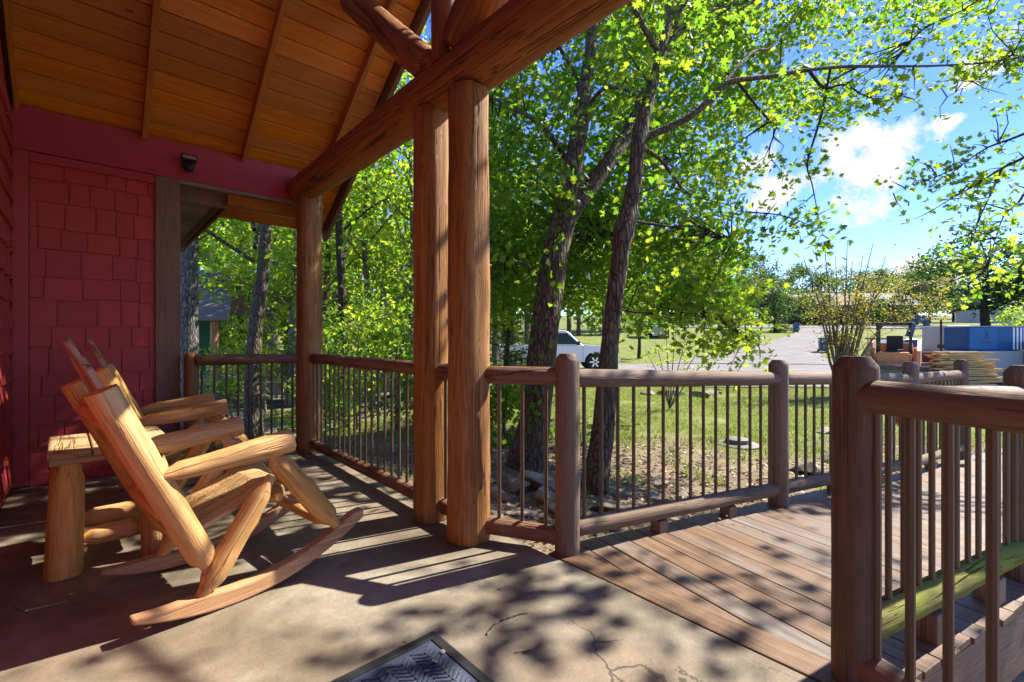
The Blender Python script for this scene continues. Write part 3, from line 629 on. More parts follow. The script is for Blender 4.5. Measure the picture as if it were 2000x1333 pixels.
# ------------------------------------------------------------------ door mat
mat_ = thing('doormat', 'dark blue grey doormat with a herringbone rib pattern on the porch floor', 'doormat', M=MW @ Matrix.Translation((.655, 1.05, 0)))
Mm = MW @ Matrix.Translation((.655, 1.05, 0)); hx, hy = .31, .45
for nm, c, h in (('rubber_edge', (0, hy - .018, .004), (hx, .018, .004)), ('rubber_edge', (0, -hy + .018, .004), (hx, .018, .004)), ('rubber_edge', (hx - .018, 0, .004), (.018, hy - .036, .004)), ('rubber_edge', (-hx + .018, 0, .004), (.018, hy - .036, .004))):
    m = MB(); m.box((0, 0, 0), h); bevel(m.build(nm, M['black'], mat_, False, Mm @ Matrix.Translation(c)), .003)
s = NT('mat_fibre'); nn = s.noise(s.coord(), 220, 3, .7); M['matf'] = s.fin(s.ramp(nn, [(.35, (.035, .042, .07)), (.6, (.10, .115, .17)), (.75, (.2, .21, .26))]), .95, nn, .8, .003, spec=.1)
m = MB(); m.box((0, 0, .002), (hx - .037, hy - .037, .002)); m.build('mat_base', M['matf'], mat_, False, Mm)
m = MB(); cw = .044; nc = int((hx - .04) * 2 / cw)
for i in range(nc):
    xc = -(hx - .04) + cw * (i + .5); sg = 1 if i % 2 else -1; y = -hy + .05
    while y < hy - .055:
        for dd in (0,):
            a = Matrix.Translation((xc, y, .006)) @ Matrix.Rotation(sg * R(38), 4, 'Z'); m.box((0, 0, 0), (cw * .60, .0078, .0035), a, top=(.95, .5))
        y += .021
tag(m.build('mat_ribs', M['matf'], mat_, False, Mm), kind='stuff')
# twigs
tw = thing('twig', 'bent bare twig lying on the concrete near the doormat', 'twig', FL(985, 1222))
m = MB(); m.tube(catmull([FL(951, 1241) + ZZ * .003, FL(965, 1222) + ZZ * .004, FL(990, 1210) + ZZ * .004, FL(1015, 1202) + ZZ * .004, FL(1033, 1199) + ZZ * .003], 4), [.0045 - .0002 * i for i in range(17)], 6); m.build('stick', M['barkgrey'], tw, True)
tw = thing('twig', 'tiny forked twig on the concrete right of the doormat', 'twig', FL(1020, 1277))
m = MB(); m.tube([FL(1004, 1277) + ZZ * .004, FL(1020, 1277) + ZZ * .006, FL(1036, 1273) + ZZ * .004], .0018, 5); m.build('stick', M['barkdark'], tw)
m = MB(); m.tube([FL(1020, 1277) + ZZ * .005, FL(1038, 1279) + ZZ * .004], .0014, 5); m.build('side_stick', M['barkdark'], tw)
# ------------------------------------------------------------------ rocking chairs (local: x forward, y to the far side, z up)
def rocking_chair(label):
    root = thing('rocking_chair', label, 'chair', group='log rocking chairs on the porch')
    Wd = .56; c = M['cedar']
    def lg(name, a, b, r0, r1, ends=('tenon', 'tenon'), **k): return log(name, a, b, r0, r1, c, root, ends=ends, seg=16, wob=.06, hew=.07, **k)
    for y, sg in ((0, -1), (Wd, 1)):
        # curved rocker, bevelled plank
        m = MB(); n = 16; top = []; bot = []
        for i in range(n + 1):
            f = i / n; x = -.02 + .945 * f; zb = .54 * (x - .33) ** 2 + .002; h = .070 * min(1, (.10 + f) * 3.2, (1.06 - f) * 10) 
            bot.append((x, zb)); top.append((x, zb + h))
        m.prism([(a, b) for a, b in bot] + [(a, b) for a, b in reversed(top)], -.028, .028, axis='y')
        bevel(m.build('rocker', M['rocker'], root, False, Matrix.Translation((0, y, 0))), .008, 2)
        lg('leg', (.195, y, .058), (.478, y + sg * .0, .50), .047, .044, knots=4, tlen=.085, trad=.50)
        lg('leg', (.800, y, .165), (.452, y, .625), .050, .048, knots=4, tlen=.10, trad=.42)
        lg('back_post', (.245, y - sg * .012, .150), (-.100, y - sg * .012, .925), .050, .054, ends=('tenon', 'flat'), knots=5, tlen=.085, trad=.45)
        lg('armrest', (.055, y + sg * .015, .585), (.555, y + sg * .015, .645), .034, .054, ends=('tenon', 'flat'), knots=4, tlen=.075, trad=.6)
    # seat rails and planks
    lg('seat_rail', (.50, -.03, .405), (.50, Wd + .03, .405), .040, .038, knots=1)
    lg('seat_rail', (.20, -.02, .275), (.20, Wd + .02, .275), .036, .036, knots=1)
    lg('stretcher', (.73, .0, .215), (.73, Wd, .215), .026, .026, knots=0)
    nb = 5; pw = .094
    for i in range(nb):
        y = .07 + (Wd - .14) * (i + .5) / nb; m = MB(); pr = [(.155, .315), (.25, .338), (.40, .400), (.48, .442), (.545, .450), (.575, .440)]
        m.prism(pr + [(a, b - .022) for a, b in reversed(pr)], -.040, .040, axis='y')
        bevel(m.build('seat_plank', M['cedar_flat'], root, False, Matrix.Translation((0, y, 0))), .006, 2)
    # fan back: slats with stepped round tops on two cross rails
    a = Vector((.185, 0, .335)); b = Vector((-.165, 0, 1.115)); d = (b - a).normalized(); nrm = Vector((d.z, 0, -d.x))
    for f in (.14, .62):
        p = a + (b - a) * f - nrm * .045; lg('back_rail', (p.x, -.0, p.z), (p.x, Wd, p.z), .030, .030, knots=0)
    tops = (.70, .90, 1.0, .90, .70)
    for i in range(nb):
        y = .055 + (Wd - .11) * (i + .5) / nb; Lb = (b - a).length * tops[i]; wd = .042
        m = MB(); sk = (.03, .02, 0, -.02, -.03)[i]
        pl = [(-wd, 0), (wd, 0), (wd, Lb - .05), (wd * .75, Lb - .02 - max(0, -sk)), (0, Lb), (-wd * .75, Lb - .02 - max(0, sk)), (-wd, Lb - .05)]
        m.prism([(p[0], p[1]) for p in pl], -.011, .011, axis='y')     # x = across, y = thickness, z = up
        Mx = Matrix(((0, nrm.x, d.x, a.x), (1, nrm.y, d.y, y), (0, nrm.z, d.z, a.z), (0, 0, 0, 1)))
        bevel(m.build('back_slat', M['slat'] if i != 0 else M['slat'], root, False, Mx), .004, 2)
    return root
def place(root, x, y, az):
    a = R(az); F = Vector((math.sin(a), math.cos(a), 0)); A_ = Vector((-math.cos(a), math.sin(a), 0))
    root.matrix_basis = Matrix(((F.x, A_.x, 0, x), (F.y, A_.y, 0, y), (0, 0, 1, 0), (0, 0, 0, 1)))
def copy_tree(o, parent=None):
    c = o.copy(); col.objects.link(c); c.parent = parent
    for ch in [k for k in o.children]: copy_tree(ch, c)
    return c
ch1 = rocking_chair('log rocking chair nearest the camera, its thick back post slanting across the side table')
bpy.context.view_layer.update()
ch2 = copy_tree(ch1); ch2['label'] = 'log rocking chair farther back, between the side table and the far railing'
place(ch1, -1.38, 1.716, 40.0); place(ch2, -2.407, 2.879, 50.0)

# ------------------------------------------------------------------ side table
tb = thing('side_table', 'low log side table with a plank top between the two rocking chairs', 'table', (-2.12, 2.457, 0))
a = R(46); Fv = Vector((math.sin(a), math.cos(a), 0)); Av = Vector((-math.cos(a), math.sin(a), 0)); MT = Matrix(((Fv.x, Av.x, 0, -2.12), (Fv.y, Av.y, 0, 2.457), (0, 0, 1, 0), (0, 0, 0, 1)))
tpt = lambda x, y, z: MT @ Vector((x, y, z))
for i in range(3):
    m = MB(); m.box((0, 0, 0), (.0745, .285, .014)); bevel(m.build('tabletop_plank', wood('table_plank%d' % i, (.30, .20, .10), (.46, .33, .17), (.58, .46, .28), rough=.6, axis='y', knots=.3) if i == 0 else M['tp'], tb, False, MT @ Matrix.Translation((-.157 + .157 * i, 0, .572))), .005)
    if i == 0: M['tp'] = bpy.data.materials['table_plank0']
for y in (-.22, .22):
    m = MB(); m.box((0, 0, 0), (.225, .022, .017)); bevel(m.build('batten', M['cedar_flat'], tb, False, MT @ Matrix.Translation((0, y, .540))), .004)
for x in (-.17, .17):
    for y in (-.20, .20): log('leg', tpt(x * 1.04, y * 1.04, 0), tpt(x * .94, y * .94, .525), .070, .062, M['cedar'], tb, ends=('flat', 'tenon'), tlen=.07, trad=.68, knots=3, seg=18, hew=.05)
    log('stretcher', tpt(x, -.16, .20), tpt(x, .16, .20), .05, .05, M['cedar'], tb, ends=('tenon', 'tenon'), knots=2, hew=.08)
for z, y in ((.205, -.05), (.145, -.17)):
    log('stretcher', tpt(-.13, y, z), tpt(.13, y, z), .044, .046, M['cedar'], tb, ends=('tenon', 'tenon'), knots=2, hew=.08)

# ------------------------------------------------------------------ rocks on the bank
def rock(px, py, d, r, label, sq=(1, .7, .5), grp='pale stones on the leafy bank'):
    p = P(px, py, d); z = tz(p.x, p.y); m = MB(); seed = random.random() * 40; vs = []; n, k_ = 9, 7
    import bmesh
    bm = bmesh.new(); bmesh.ops.create_icosphere(bm, subdivisions=3, radius=1)
    for v in bm.verts:
        c = v.co.copy()
        for t in range(7):
            nn = Vector((math.sin(seed + t * 2.1), math.cos(seed * 1.3 + t * 1.7), math.sin(seed * .7 + t * 3.3))).normalized(); lim = .62 + .16 * math.sin(seed + t)
            dd = c.dot(nn)
            if dd > lim: c -= nn * (dd - lim)
        c *= 1 + .10 * mnoise.noise(c * 1.5 + Vector((seed, 0, 0))) + .04 * mnoise.noise(c * 5 + Vector((0, seed, 0)))
        v.co = Vector((c.x * r * sq[0], c.y * r * sq[1], c.z * r * sq[2]))
    me = bpy.data.meshes.new('rock'); bm.to_mesh(me); bm.free(); me.materials.append(M['rock']); me.polygons.foreach_set('use_smooth', [True] * len(me.polygons)); me.set_sharp_from_angle(angle=R(28))
    o = link(bpy.data.objects.new('rock', me), None, Matrix.Translation((p.x, p.y, z + r * sq[2] * .35)) @ Matrix.Rotation(random.uniform(0, 6), 4, 'Z') @ Matrix.Rotation(random.uniform(-.3, .3), 4, 'X'))
    return tag(o, label, 'rock', grp)
for a in ((1010, 940, 4.3, .17, 'mossy stone beside the foot of the thick vine covered trunk'), (1052, 925, 4.4, .24, 'long pale stone leaning against the foot of the thick trunk'), (1075, 905, 4.7, .18, 'stone between the two near trunks'),
          (975, 975, 4.0, .15, 'dark stone just right of the nearest log post'), (1068, 968, 3.9, .17, 'flat stone behind the third bar of the short railing'), (1105, 1000, 3.6, .17, 'stone behind the first brown post'), (1020, 1010, 3.5, .12, 'low stone close to the porch edge'),
          (1195, 1005, 3.7, .16, 'green tinged stone at the foot of the thinner trunk'), (1285, 985, 4.3, .15, 'light orange stone behind the ramp railing'), (1290, 920, 5.1, .14, 'mossy stone halfway up the bank'), (1575, 925, 5.6, .26, 'broad flat stone right of the second brown post'), (1640, 905, 6.0, .18, 'flat stone behind the biggest brown post'),
          (1610, 830, 8.0, .16, 'ledge of brown stone on the lawn right of the second post'), (1650, 835, 8.2, .20, 'second ledge of brown stone on the lawn'), (1340, 1000, 4.0, .10, 'small stone low behind the ramp railing'), (1430, 955, 4.6, .13, 'grey stone near the ramp side')):
    rock(*a[:4], a[4], sq=(1.1, .75, random.uniform(.35, .6)))
for a in ((1265, 770, 13.2, .30, 'dark rock lying in leaves at the back of the lawn, left one'), (1310, 774, 13.0, .36, 'widest dark rock lying in leaves at the back of the lawn'), (1365, 776, 12.8, .33, 'pale rock in the row at the back of the lawn'), (1395, 768, 13.4, .26, 'last rock on the right of the row at the back of the lawn')):
    rock(*a[:4], a[4], sq=(1.2, .7, .34), grp='rocks at the back of the lawn')
# access lid on the lawn
p = P(1440, 855, 7.0); zc_ = tz(p.x, p.y); wc = thing('access_lid', 'round concrete access lid with a raised centre on the lawn behind the ramp railing', 'lid', (p.x, p.y, zc_))
m = MB(); m.lathe([(.30, -.05), (.31, .02), (.29, .035), (.17, .04)], 24); m.build('collar', M['grey'], wc, True, Matrix.Translation((p.x, p.y, zc_)))
m = MB(); m.lathe([(.17, .04), (.165, .10), (.12, .115), (.03, .12)], 18); m.build('cover', M['grey'], wc, True, Matrix.Translation((p.x, p.y, zc_)))
# red hydrant-like utility cap and yellow marker beyond the ramp
p = P(1757, 868, 8.6); z = tz(p.x, p.y); uc_ = thing('utility_marker', 'small red utility marker seen between the railing bars', 'marker', (p.x, p.y, z))
m = MB(); m.lathe([(.07, -.05), (.07, .28), (.05, .33), (.02, .36)], 12); m.build('red_cap', M['redplastic'], uc_, True, Matrix.Translation((p.x, p.y, z)))

# ------------------------------------------------------------------ yard objects
def base(px, d): x = (px - 1000) / F_PX * d; return Vector((x, d, tz(x, d) + .03))
def frame(p, az):                   # x = local forward at azimuth az, y = left of it
    a = R(az); return Matrix(((math.sin(a), -math.cos(a), 0, p.x), (math.cos(a), math.sin(a), 0, p.y), (0, 0, 1, p.z), (0, 0, 0, 1)))
def wheel(parent, Mx, c, r=.40, wd=.27, side=-1):
    Mc = Mx @ Matrix.Translation(c) @ Matrix.Rotation(R(90), 4, 'X')
    m = MB(); m.lathe([(r * .62, -wd / 2), (r * .93, -wd / 2), (r, -wd * .35), (r, wd * .35), (r * .93, wd / 2), (r * .62, wd / 2)], 28); wh = m.build('wheel', M['tyre'], parent, True, Mc)
    m = MB(); m.lathe([(r * .60, -wd * .42), (r * .62, -wd * .44), (r * .62, wd * .44), (r * .60, wd * .42)], 24); rim = m.build('rim', M['chrome'], wh, True, Mc)
    m = MB()
    for k in range(6):
        m.box((r * .30, 0, wd * .45 * -side), (r * .30, .035, .02), Matrix.Rotation(k * math.pi / 3, 4, 'Z'))
    m.lathe([(.07, wd * .40), (.07, wd * .50)] if side < 0 else [(.07, -wd * .5), (.07, -wd * .4)], 12)
    tag(m.build('spokes', M['chrome'], wh, False, Mc), kind='stuff')
def pickup():
    p = base(1085, 22.3); Mx = frame(p + Vector((0, 0, -.01)), 90)       # faces right, side towards the camera = -y local
    r = thing('pickup_truck', 'white double cab pickup truck parked facing right behind the tree trunks', 'truck', M=Mx.copy())
    Wb = .98; wf, wr_ = 1.72, -1.95
    def arch(cx, rad=.47): return [(cx + rad * math.cos(t), .40 + rad * math.sin(t)) for t in [math.pi - math.pi * k / 10 for k in range(11)]]
    # lower body outline front to rear
    low = [(-2.95, .50)] + arch(wr_)[0:] + arch(wf) + [(2.62, .42), (2.78, .50), (2.80, .95), (2.66, 1.10), (1.25, 1.20), (1.20, 1.16), (-1.25, 1.16), (-1.27, 1.20), (-2.95, 1.20)]
    m = MB(); m.prism(low, -Wb, Wb, axis='y'); body = m.build('body', M['white'], r, False, Mx); bevel(body, .035, 3)
    cabp = [(1.18, 1.16), (.50, 1.80), (.35, 1.86), (-1.0, 1.86), (-1.15, 1.80), (-1.32, 1.16)]
    m = MB(); n = len(cabp); vs = [Vector((a, s_ * (Wb - .04 - (b - 1.16) * .24), b)) for s_ in (-1, 1) for a, b in cabp]
    m.add(vs, [tuple(range(n)), tuple(range(n, 2 * n))[::-1]] + [(i, n + i, n + (i + 1) % n, (i + 1) % n) for i in range(n)]); bevel(m.build('cab', M['white'], r, False, Mx), .03, 3)
    for s_ in (-1, 1):
        for q_ in ([(.98, 1.22), (.46, 1.73), (-.02, 1.73), (-.02, 1.22)], [(-.10, 1.22), (-.10, 1.73), (-.86, 1.73), (-1.10, 1.22)]):
            m = MB(); m.add([Vector((a, s_ * (Wb - .028 - (b - 1.16) * .24), b)) for a, b in q_], [(0, 1, 2, 3) if s_ > 0 else (3, 2, 1, 0)]); m.build('window', M['glass'], r, False, Mx)
    m = MB(); m.add([(1.145, -.80, 1.23), (1.145, .80, 1.23), (.575, .70, 1.76), (.575, -.70, 1.76)], [(0, 1, 2, 3)]); m.build('windscreen', M['glass'], r, False, Mx)
    for x_ in (.62, -.38):
        m = MB(); m.box((x_ - .3, -Wb - .012, 1.05), (.09, .014, .022)); m.build('door_handle', M['chrome'], r, False, Mx)
    for x_ in (1.16, -.06, -1.26):
        m = MB(); m.box((x_, -Wb - .001, .80), (.006, .004, .36)); m.build('door_seam', M['black'], r, False, Mx)
    m = MB(); m.box((.95, -Wb - .10, 1.27), (.07, .10, .09)); bevel(m.build('mirror', M['black'], r, False, Mx), .03)
    m = MB(); m.box((2.74, -.78, .93), (.09, .20, .11)); bevel(m.build('headlight', M['lens'], r, False, Mx), .02)
    m = MB(); m.box((2.74, .78, .93), (.09, .20, .11)); bevel(m.build('headlight', M['lens'], r, False, Mx), .02)
    m = MB(); m.box((2.82, 0, .88), (.03, .52, .17)); bevel(m.build('grille', M['black'], r, False, Mx), .02)
    m = MB(); m.box((2.83, 0, .52), (.08, .95, .11)); bevel(m.build('bumper', M['chrome'], r, False, Mx), .03)
    m = MB(); m.box((-2.98, 0, .55), (.07, .93, .10)); bevel(m.build('bumper', M['chrome'], r, False, Mx), .03)
    m = MB(); m.box((-2.1, 0, 1.06), (.78, .84, .12)); m.build('bed_liner', M['black'], r, False, Mx @ Matrix.Translation((0, 0, .03)))
    m = MB(); m.box((0, -Wb - .004, 1.0), (.17, .004, .10)); m.build('door_decal', simple('orange_decal', (.7, .25, .08), .5), r, False, Mx @ Matrix.Translation((-2.35, 0, -.12)))
    for x_ in (wf, wr_):
        for s_ in (-1, 1): wheel(r, Mx, (x_, s_ * (Wb - .13), .40), side=s_)
pickup()
def silver_car():
    p = base(1792, 24.5); Mx = frame(p, 100); r = thing('parked_car', 'silver car half hidden behind the orange loader', 'car', M=Mx.copy()); Wb = .88
    low = [(-2.15, .45), (-2.1, .80), (-1.9, .95), (-1.0, .98), (1.0, .95), (2.0, .80), (2.2, .65), (2.2, .35), (-2.1, .32)]
    m = MB(); m.prism(low, -Wb, Wb, axis='y'); bevel(m.build('body', simple('silver_paint', (.50, .52, .54), .3, .5), r, False, Mx), .05, 3)
    cp = [(1.15, .93), (.45, 1.36), (.2, 1.42), (-.9, 1.42), (-1.2, 1.36), (-1.85, .95)]; n = len(cp)
    m = MB(); vs = [Vector((a, s_ * (Wb - .05 - (b - .93) * .3), b)) for s_ in (-1, 1) for a, b in cp]
    m.add(vs, [tuple(range(n)), tuple(range(n, 2 * n))[::-1]] + [(i, n + i, n + (i + 1) % n, (i + 1) % n) for i in range(n)]); bevel(m.build('cabin_shell', bpy.data.materials['silver_paint'], r, False, Mx), .04, 3)
    for s_ in (-1, 1):
        for q_ in ([(.92, 1.0), (.40, 1.32), (-.12, 1.34), (-.12, 1.0)], [(-.2, 1.0), (-.2, 1.34), (-.95, 1.34), (-1.45, 1.0)]):
            m = MB(); m.add([Vector((a, s_ * (Wb - .038 - (b - .93) * .3), b)) for a, b in q_], [(0, 1, 2, 3)]); m.build('window', M['glass'], r, False, Mx)
    for x_ in (1.35, -1.35):
        for s_ in (-1, 1): wheel(r, Mx, (x_, s_ * (Wb - .1), .32), .32, .2, s_)
silver_car()
def loader():
    p = base(1746, 16.2); Mx = frame(p, 222)            # faces the camera, a little to the left
    r = thing('track_loader', 'faded orange compact track loader with a black canopy and its bucket lowered', 'loader', M=Mx.copy()); o_ = M['orange']
    def bx(name, c, h, mt, bv=.015, rot=None, top=(1, 1), par=r):
        m = MB(); m.box((0, 0, 0), h, rot, top=top); ob = m.build(name, mt, par, False, Mx @ Matrix.Translation(c)); return bevel(ob, bv) if bv else ob
    bx('chassis', (-.15, 0, .72), (.85, .42, .34), o_)
    bx('engine_hood', (-.95, 0, 1.02), (.38, .52, .36), o_, top=(.85, .9))
    for s_ in (-1, 1):
        tr = [(-1.05, .12), (-.85, .0), (.65, .0), (.95, .18), (.78, .48), (.1, .60), (-.9, .55), (-1.1, .35)]
        m = MB(); m.prism(tr, -.16, .16, axis='y'); bevel(m.build('track', M['black'], r, False, Mx @ Matrix.Translation((0, s_ * .66, 0))), .03)
        for x_ in (-.7, -.3, .1, .5):
            m = MB(); m.lathe([(.11, -.17), (.11, .17)], 14, Matrix.Rotation(R(90), 4, 'X')); m.build('track_roller', M['steel'], r, True, Mx @ Matrix.Translation((x_, s_ * .66, .16)))
        bx('side_panel', (-.1, s_ * .62, .92), (.55, .10, .30), o_, .04, top=(.7, 1))
        arm = [(-1.15, 1.30), (-.9, 1.52), (-.3, 1.42), (.55, 1.12), (1.02, .62), (1.12, .30), (.98, .26), (.84, .58), (.42, .92), (-.4, 1.22), (-1.1, 1.15)]
        m = MB(); m.prism(arm, -.055, .055, axis='y'); bevel(m.build('lift_arm', o_, r, False, Mx @ Matrix.Translation((0, s_ * .66, 0))), .012)
        m = MB(); m.tube([(-.5, s_ * .55, .75), (.25, s_ * .57, 1.12)], .035, 8); m.build('lift_cylinder', M['steel'], r, True, Mx)
        for x_, t_ in ((.30, .26), (-.62, -.62)):
            m = MB(); m.tube([(x_, s_ * .44, 1.0), (t_, s_ * .44, 2.0)], .035, 6); m.build('canopy_post', M['black'], r, False, Mx)
        m = MB(); m.tube([(.88, s_ * .34, .75), (.98, s_ * .34, .40)], .04, 8); m.build('tilt_cylinder', M['steel'], r, True, Mx)
        m = MB(); m.box((.36, s_ * .40, 1.10), (.02, .015, .15)); m.build('control_lever', M['black'], r, False, Mx)
    bx('canopy', (-.16, 0, 2.04), (.62, .52, .045), M['black'], .03)
    bx('seat', (-.28, 0, 1.08), (.22, .24, .07), M['black'], .03); bx('backrest', (-.47, 0, 1.38), (.06, .23, .26), M['black'], .04)
    bx('arm_cross_tube', (.93, 0, .62), (.06, .66, .07), o_); bx('front_plate', (.62, 0, .88), (.04, .50, .12), o_)
    bk = [(1.10, .06), (1.75, .03), (1.78, .05), (1.18, .14), (1.15, .50), (1.30, .62), (1.26, .66), (1.08, .54)]
    m = MB(); m.prism(bk, -.92, .92, axis='y'); b_ = m.build('bucket', M['steel'], r, False, Mx)
    for s_ in (-1, 1):
        m = MB(); m.prism([(1.10, .06), (1.76, .04), (1.28, .64), (1.08, .54)], -.012, .012, axis='y'); m.build('bucket_side', M['steel'], b_, False, Mx @ Matrix.Translation((0, s_ * .93, 0)))
loader()
# lumber, wrapped bundles
lp_ = thing('lumber_pile', 'loose pile of weathered boards beside the orange loader', 'lumber', base(1845, 15.4)); pb = base(1868, 15.4)
random.seed(21)
for lay in range(15):
    for j in range(4 + (lay < 9) * 2):
        Lb = random.uniform(1.4, 2.05) * (1 if lay < 10 else .8); az = random.uniform(-7, 7) + (14 if random.random() < .12 else 0)
        m = MB(); m.box((0, 0, 0), (Lb / 2, .07, .026))
        m.build('board', M['lumber'], lp_, False, Matrix.Translation(pb + Vector((random.uniform(-.25, .2) - .1 * (lay > 9), -.45 + j * .19 + random.uniform(-.03, .03), .05 + lay * .072 + random.uniform(0, .012)))) @ Matrix.Rotation(R(az - 8), 4, 'Z') @ Matrix.Rotation(R(random.uniform(-1.5, 1.5)), 4, 'Y'))
for i in range(3):
    m = MB(); m.box((0, 0, 0), (.05, .55, .04)); m.build('board', M['lumber'], lp_, False, Matrix.Translation(pb + Vector((-.8 + i * .8, 0, .0))))
def bundle(name, label, px, d, L, h, dep, mt, az=96, zoff=0.0, bands=(), cat='bundle'):
    p = base(px, d) + ZZ * zoff; Mx = frame(p, az); r = thing(name, label, cat, M=Mx.copy())
    m = MB(); import bmesh as _b
    nx_, nz_ = 26, 8; vs = []; rngl = random.random() * 9
    m.box((0, 0, h / 2), (L / 2, dep / 2, h / 2)); o = m.build('wrapped_block', mt, r, False, Mx); bevel(o, .04, 3)
    for x_, wd, mt2 in bands:
        m = MB(); m.box((x_, -dep / 2 - .004, h / 2), (wd / 2, .003, h / 2 - .03)); m.build('printed_stripe', mt2, r, False, Mx)
    return r, Mx
b1, Mb1 = bundle('wrapped_bundle', 'pale grey wrapped lumber bundle at the bottom, under the blue one', 1930, 16.2, 2.75, 1.05, 1.1, M['tarpwhite'], zoff=.06)
dk = simple('dark_blue_stripe', (.02, .04, .12), .5)
b2, Mb2 = bundle('wrapped_bundle', 'bright blue wrapped lumber bundle with white stripes, on top of the grey one', 1934, 16.2, 2.2, .80, 1.05, M['tarpblue'], zoff=1.12,
                 bands=[(.28, .05, M['white']), (.39, .05, M['white']), (.50, .05, M['white']), (.60, .045, M['white'])])
m = MB(); m.box((0, 0, .812), (1.08, .50, .012)); m.build('top_sheet', M['tarpwhite'], b2, False, Mb2)
m = MB(); m.box((-.66, -.532, .40), (.42, .003, .36)); m.build('light_panel', painted('lighter_blue', (.006, .13, .36), .05, .5), b2, False, Mb2)
m = MB(); m.prism([(-.07, .46), (.07, .46), (.02, .56), (.05, .56), (0, .68), (-.05, .56), (-.02, .56)], -.538, -.536, axis='y'); m.prism([(-.09, .40), (.09, .40), (.09, .44), (-.09, .44)], -.538, -.536, axis='y'); m.build('printed_mark', dk, b2, False, Mb2 @ Matrix.Translation((-.55, 0, 0)))
for z_, w_ in ((.30, .20), (.24, .16)):
    m = MB(); m.box((-.55, -.537, z_), (w_, .002, .014)); m.build('printed_line', dk, b2, False, Mb2)
b3, Mb3 = bundle('wrapped_bundle', 'white wrapped bundle with a dark upright strap, left of the blue one', 1846, 17.6, .8, 1.95, 1.2, M['tarpwhite'], zoff=.03, bands=[(.02, .06, M['black'])])
b4, Mb4 = bundle('concrete_block_stack', 'low grey stack of blocks between the loader and the white bundle', 1795, 18.2, 1.1, 1.05, .9, M['grey'], zoff=.0, cat='blocks')
b5, Mb5 = bundle('wrapped_bundle', 'pale wrapped bundle cut off by the right edge of the photo', 2075, 15.0, 1.4, .85, 1.0, M['tarpwhite'], zoff=.6)
b6, Mb6 = bundle('crate', 'wooden crate under the pale bundle at the right edge', 2075, 15.0, 1.4, .55, 1.0, M['lumber'], zoff=.0, cat='crate')
# wheelie bins
def bin_(px, d, label, h=1.05):
    p = base(px, d); Mx = frame(p, 200); r = thing('wheelie_bin', label, 'bin', M=Mx.copy(), group='blue wheelie bins along the lane')
    m = MB(); m.box((0, 0, h * .46), (.24, .22, h * .42), top=(1.22, 1.15)); bevel(m.build('body', M['binblue'], r, False, Mx), .02)
    m = MB(); m.box((0, 0, h * .92), (.33, .28, .035), top=(.85, .85)); bevel(m.build('lid', M['binblue'], r, False, Mx), .015)
    m = MB(); m.tube([(-.34, -.2, h * .9), (-.34, .2, h * .9)], .018, 6); m.build('handle', M['black'], r, False, Mx)
    for s_ in (-1, 1):
        m = MB(); m.lathe([(.10, -.03), (.10, .03)], 12, Matrix.Rotation(R(90), 4, 'X')); m.build('wheel', M['black'], r, True, Mx @ Matrix.Translation((-.22, s_ * .26, .10)))
    m = MB(); m.prism([(-.08, .5), (.08, .5), (0, .68)], .262, .266, axis='x'); m.build('printed_mark', M['white'], r, False, Mx)
bin_(1608, 32.5, 'blue wheelie bin at the right edge of the gravel lane, nearer one'); bin_(1555, 50, 'blue wheelie bin on the left side of the lane, farther one')
# mailbox post
p = base(1641, 30); mb_ = thing('mailbox', 'rusty round mailbox on a dark wooden post by the lane', 'mailbox', p)
m = MB(); m.box((p.x, p.y, p.z + .62), (.10, .10, .66)); m.build('post', M['barkdark'], mb_)
m = MB(); m.tube([(p.x - .75, p.y - .1, p.z + .82), (p.x - .05, p.y - .12, p.z + .82)], .14, 12); m.build('box', M['orange'], mb_, True)
# blue A-frame on the far lawn
p = base(1796, 46); af = thing('swing_frame', 'dark blue A-frame stand on the far lawn above the loader', 'frame', p)
for s_ in (-1, 1):
    m = MB(); m.box((0, 0, 0), (.18, .25, .95), top=(.8, .8)); m.build('leg', M['binblue'], af, False, Matrix.Translation(p + Vector((s_ * .75, 0, .8))) @ Matrix.Rotation(R(-s_ * 18), 4, 'Y'))
m = MB(); m.box((0, 0, 1.65), (.55, .3, .35), top=(.6, 1)); bevel(m.build('top', M['binblue'], af, False, Matrix.Translation(p)), .05)
# dark pipe fence
fn = thing('pipe_fence', 'long dark pipe fence crossing behind the wrapped bundles', 'fence', base(1830, 27))
for i in range(9):
    p = base(1700 + i * 60, 27 - i * .3); m = MB(); m.tube([p - ZZ * .1, p + ZZ * 1.35], .035, 6); m.build('post', M['darkwall'], fn)
a_, b_ = base(1690, 27), base(2190, 24.4)
for z_ in (2.33,):
    m = MB(); m.tube([a_ + ZZ * 1.35, b_ + ZZ * 1.35], .05, 6); m.build('rail', M['darkwall'], fn)
p = base(1838, 15.9); pl = thing('pole', 'thin dark pole standing in front of the white wrapped bundle', 'pole', p); m = MB(); m.tube([p, p + ZZ * 2.15], .03, 8); m.build('shaft', M['darkwall'], pl, True); m = MB(); m.box((p.x, p.y, p.z + 1.25), (.07, .06, .06)); m.build('clamp', M['darkwall'], pl)

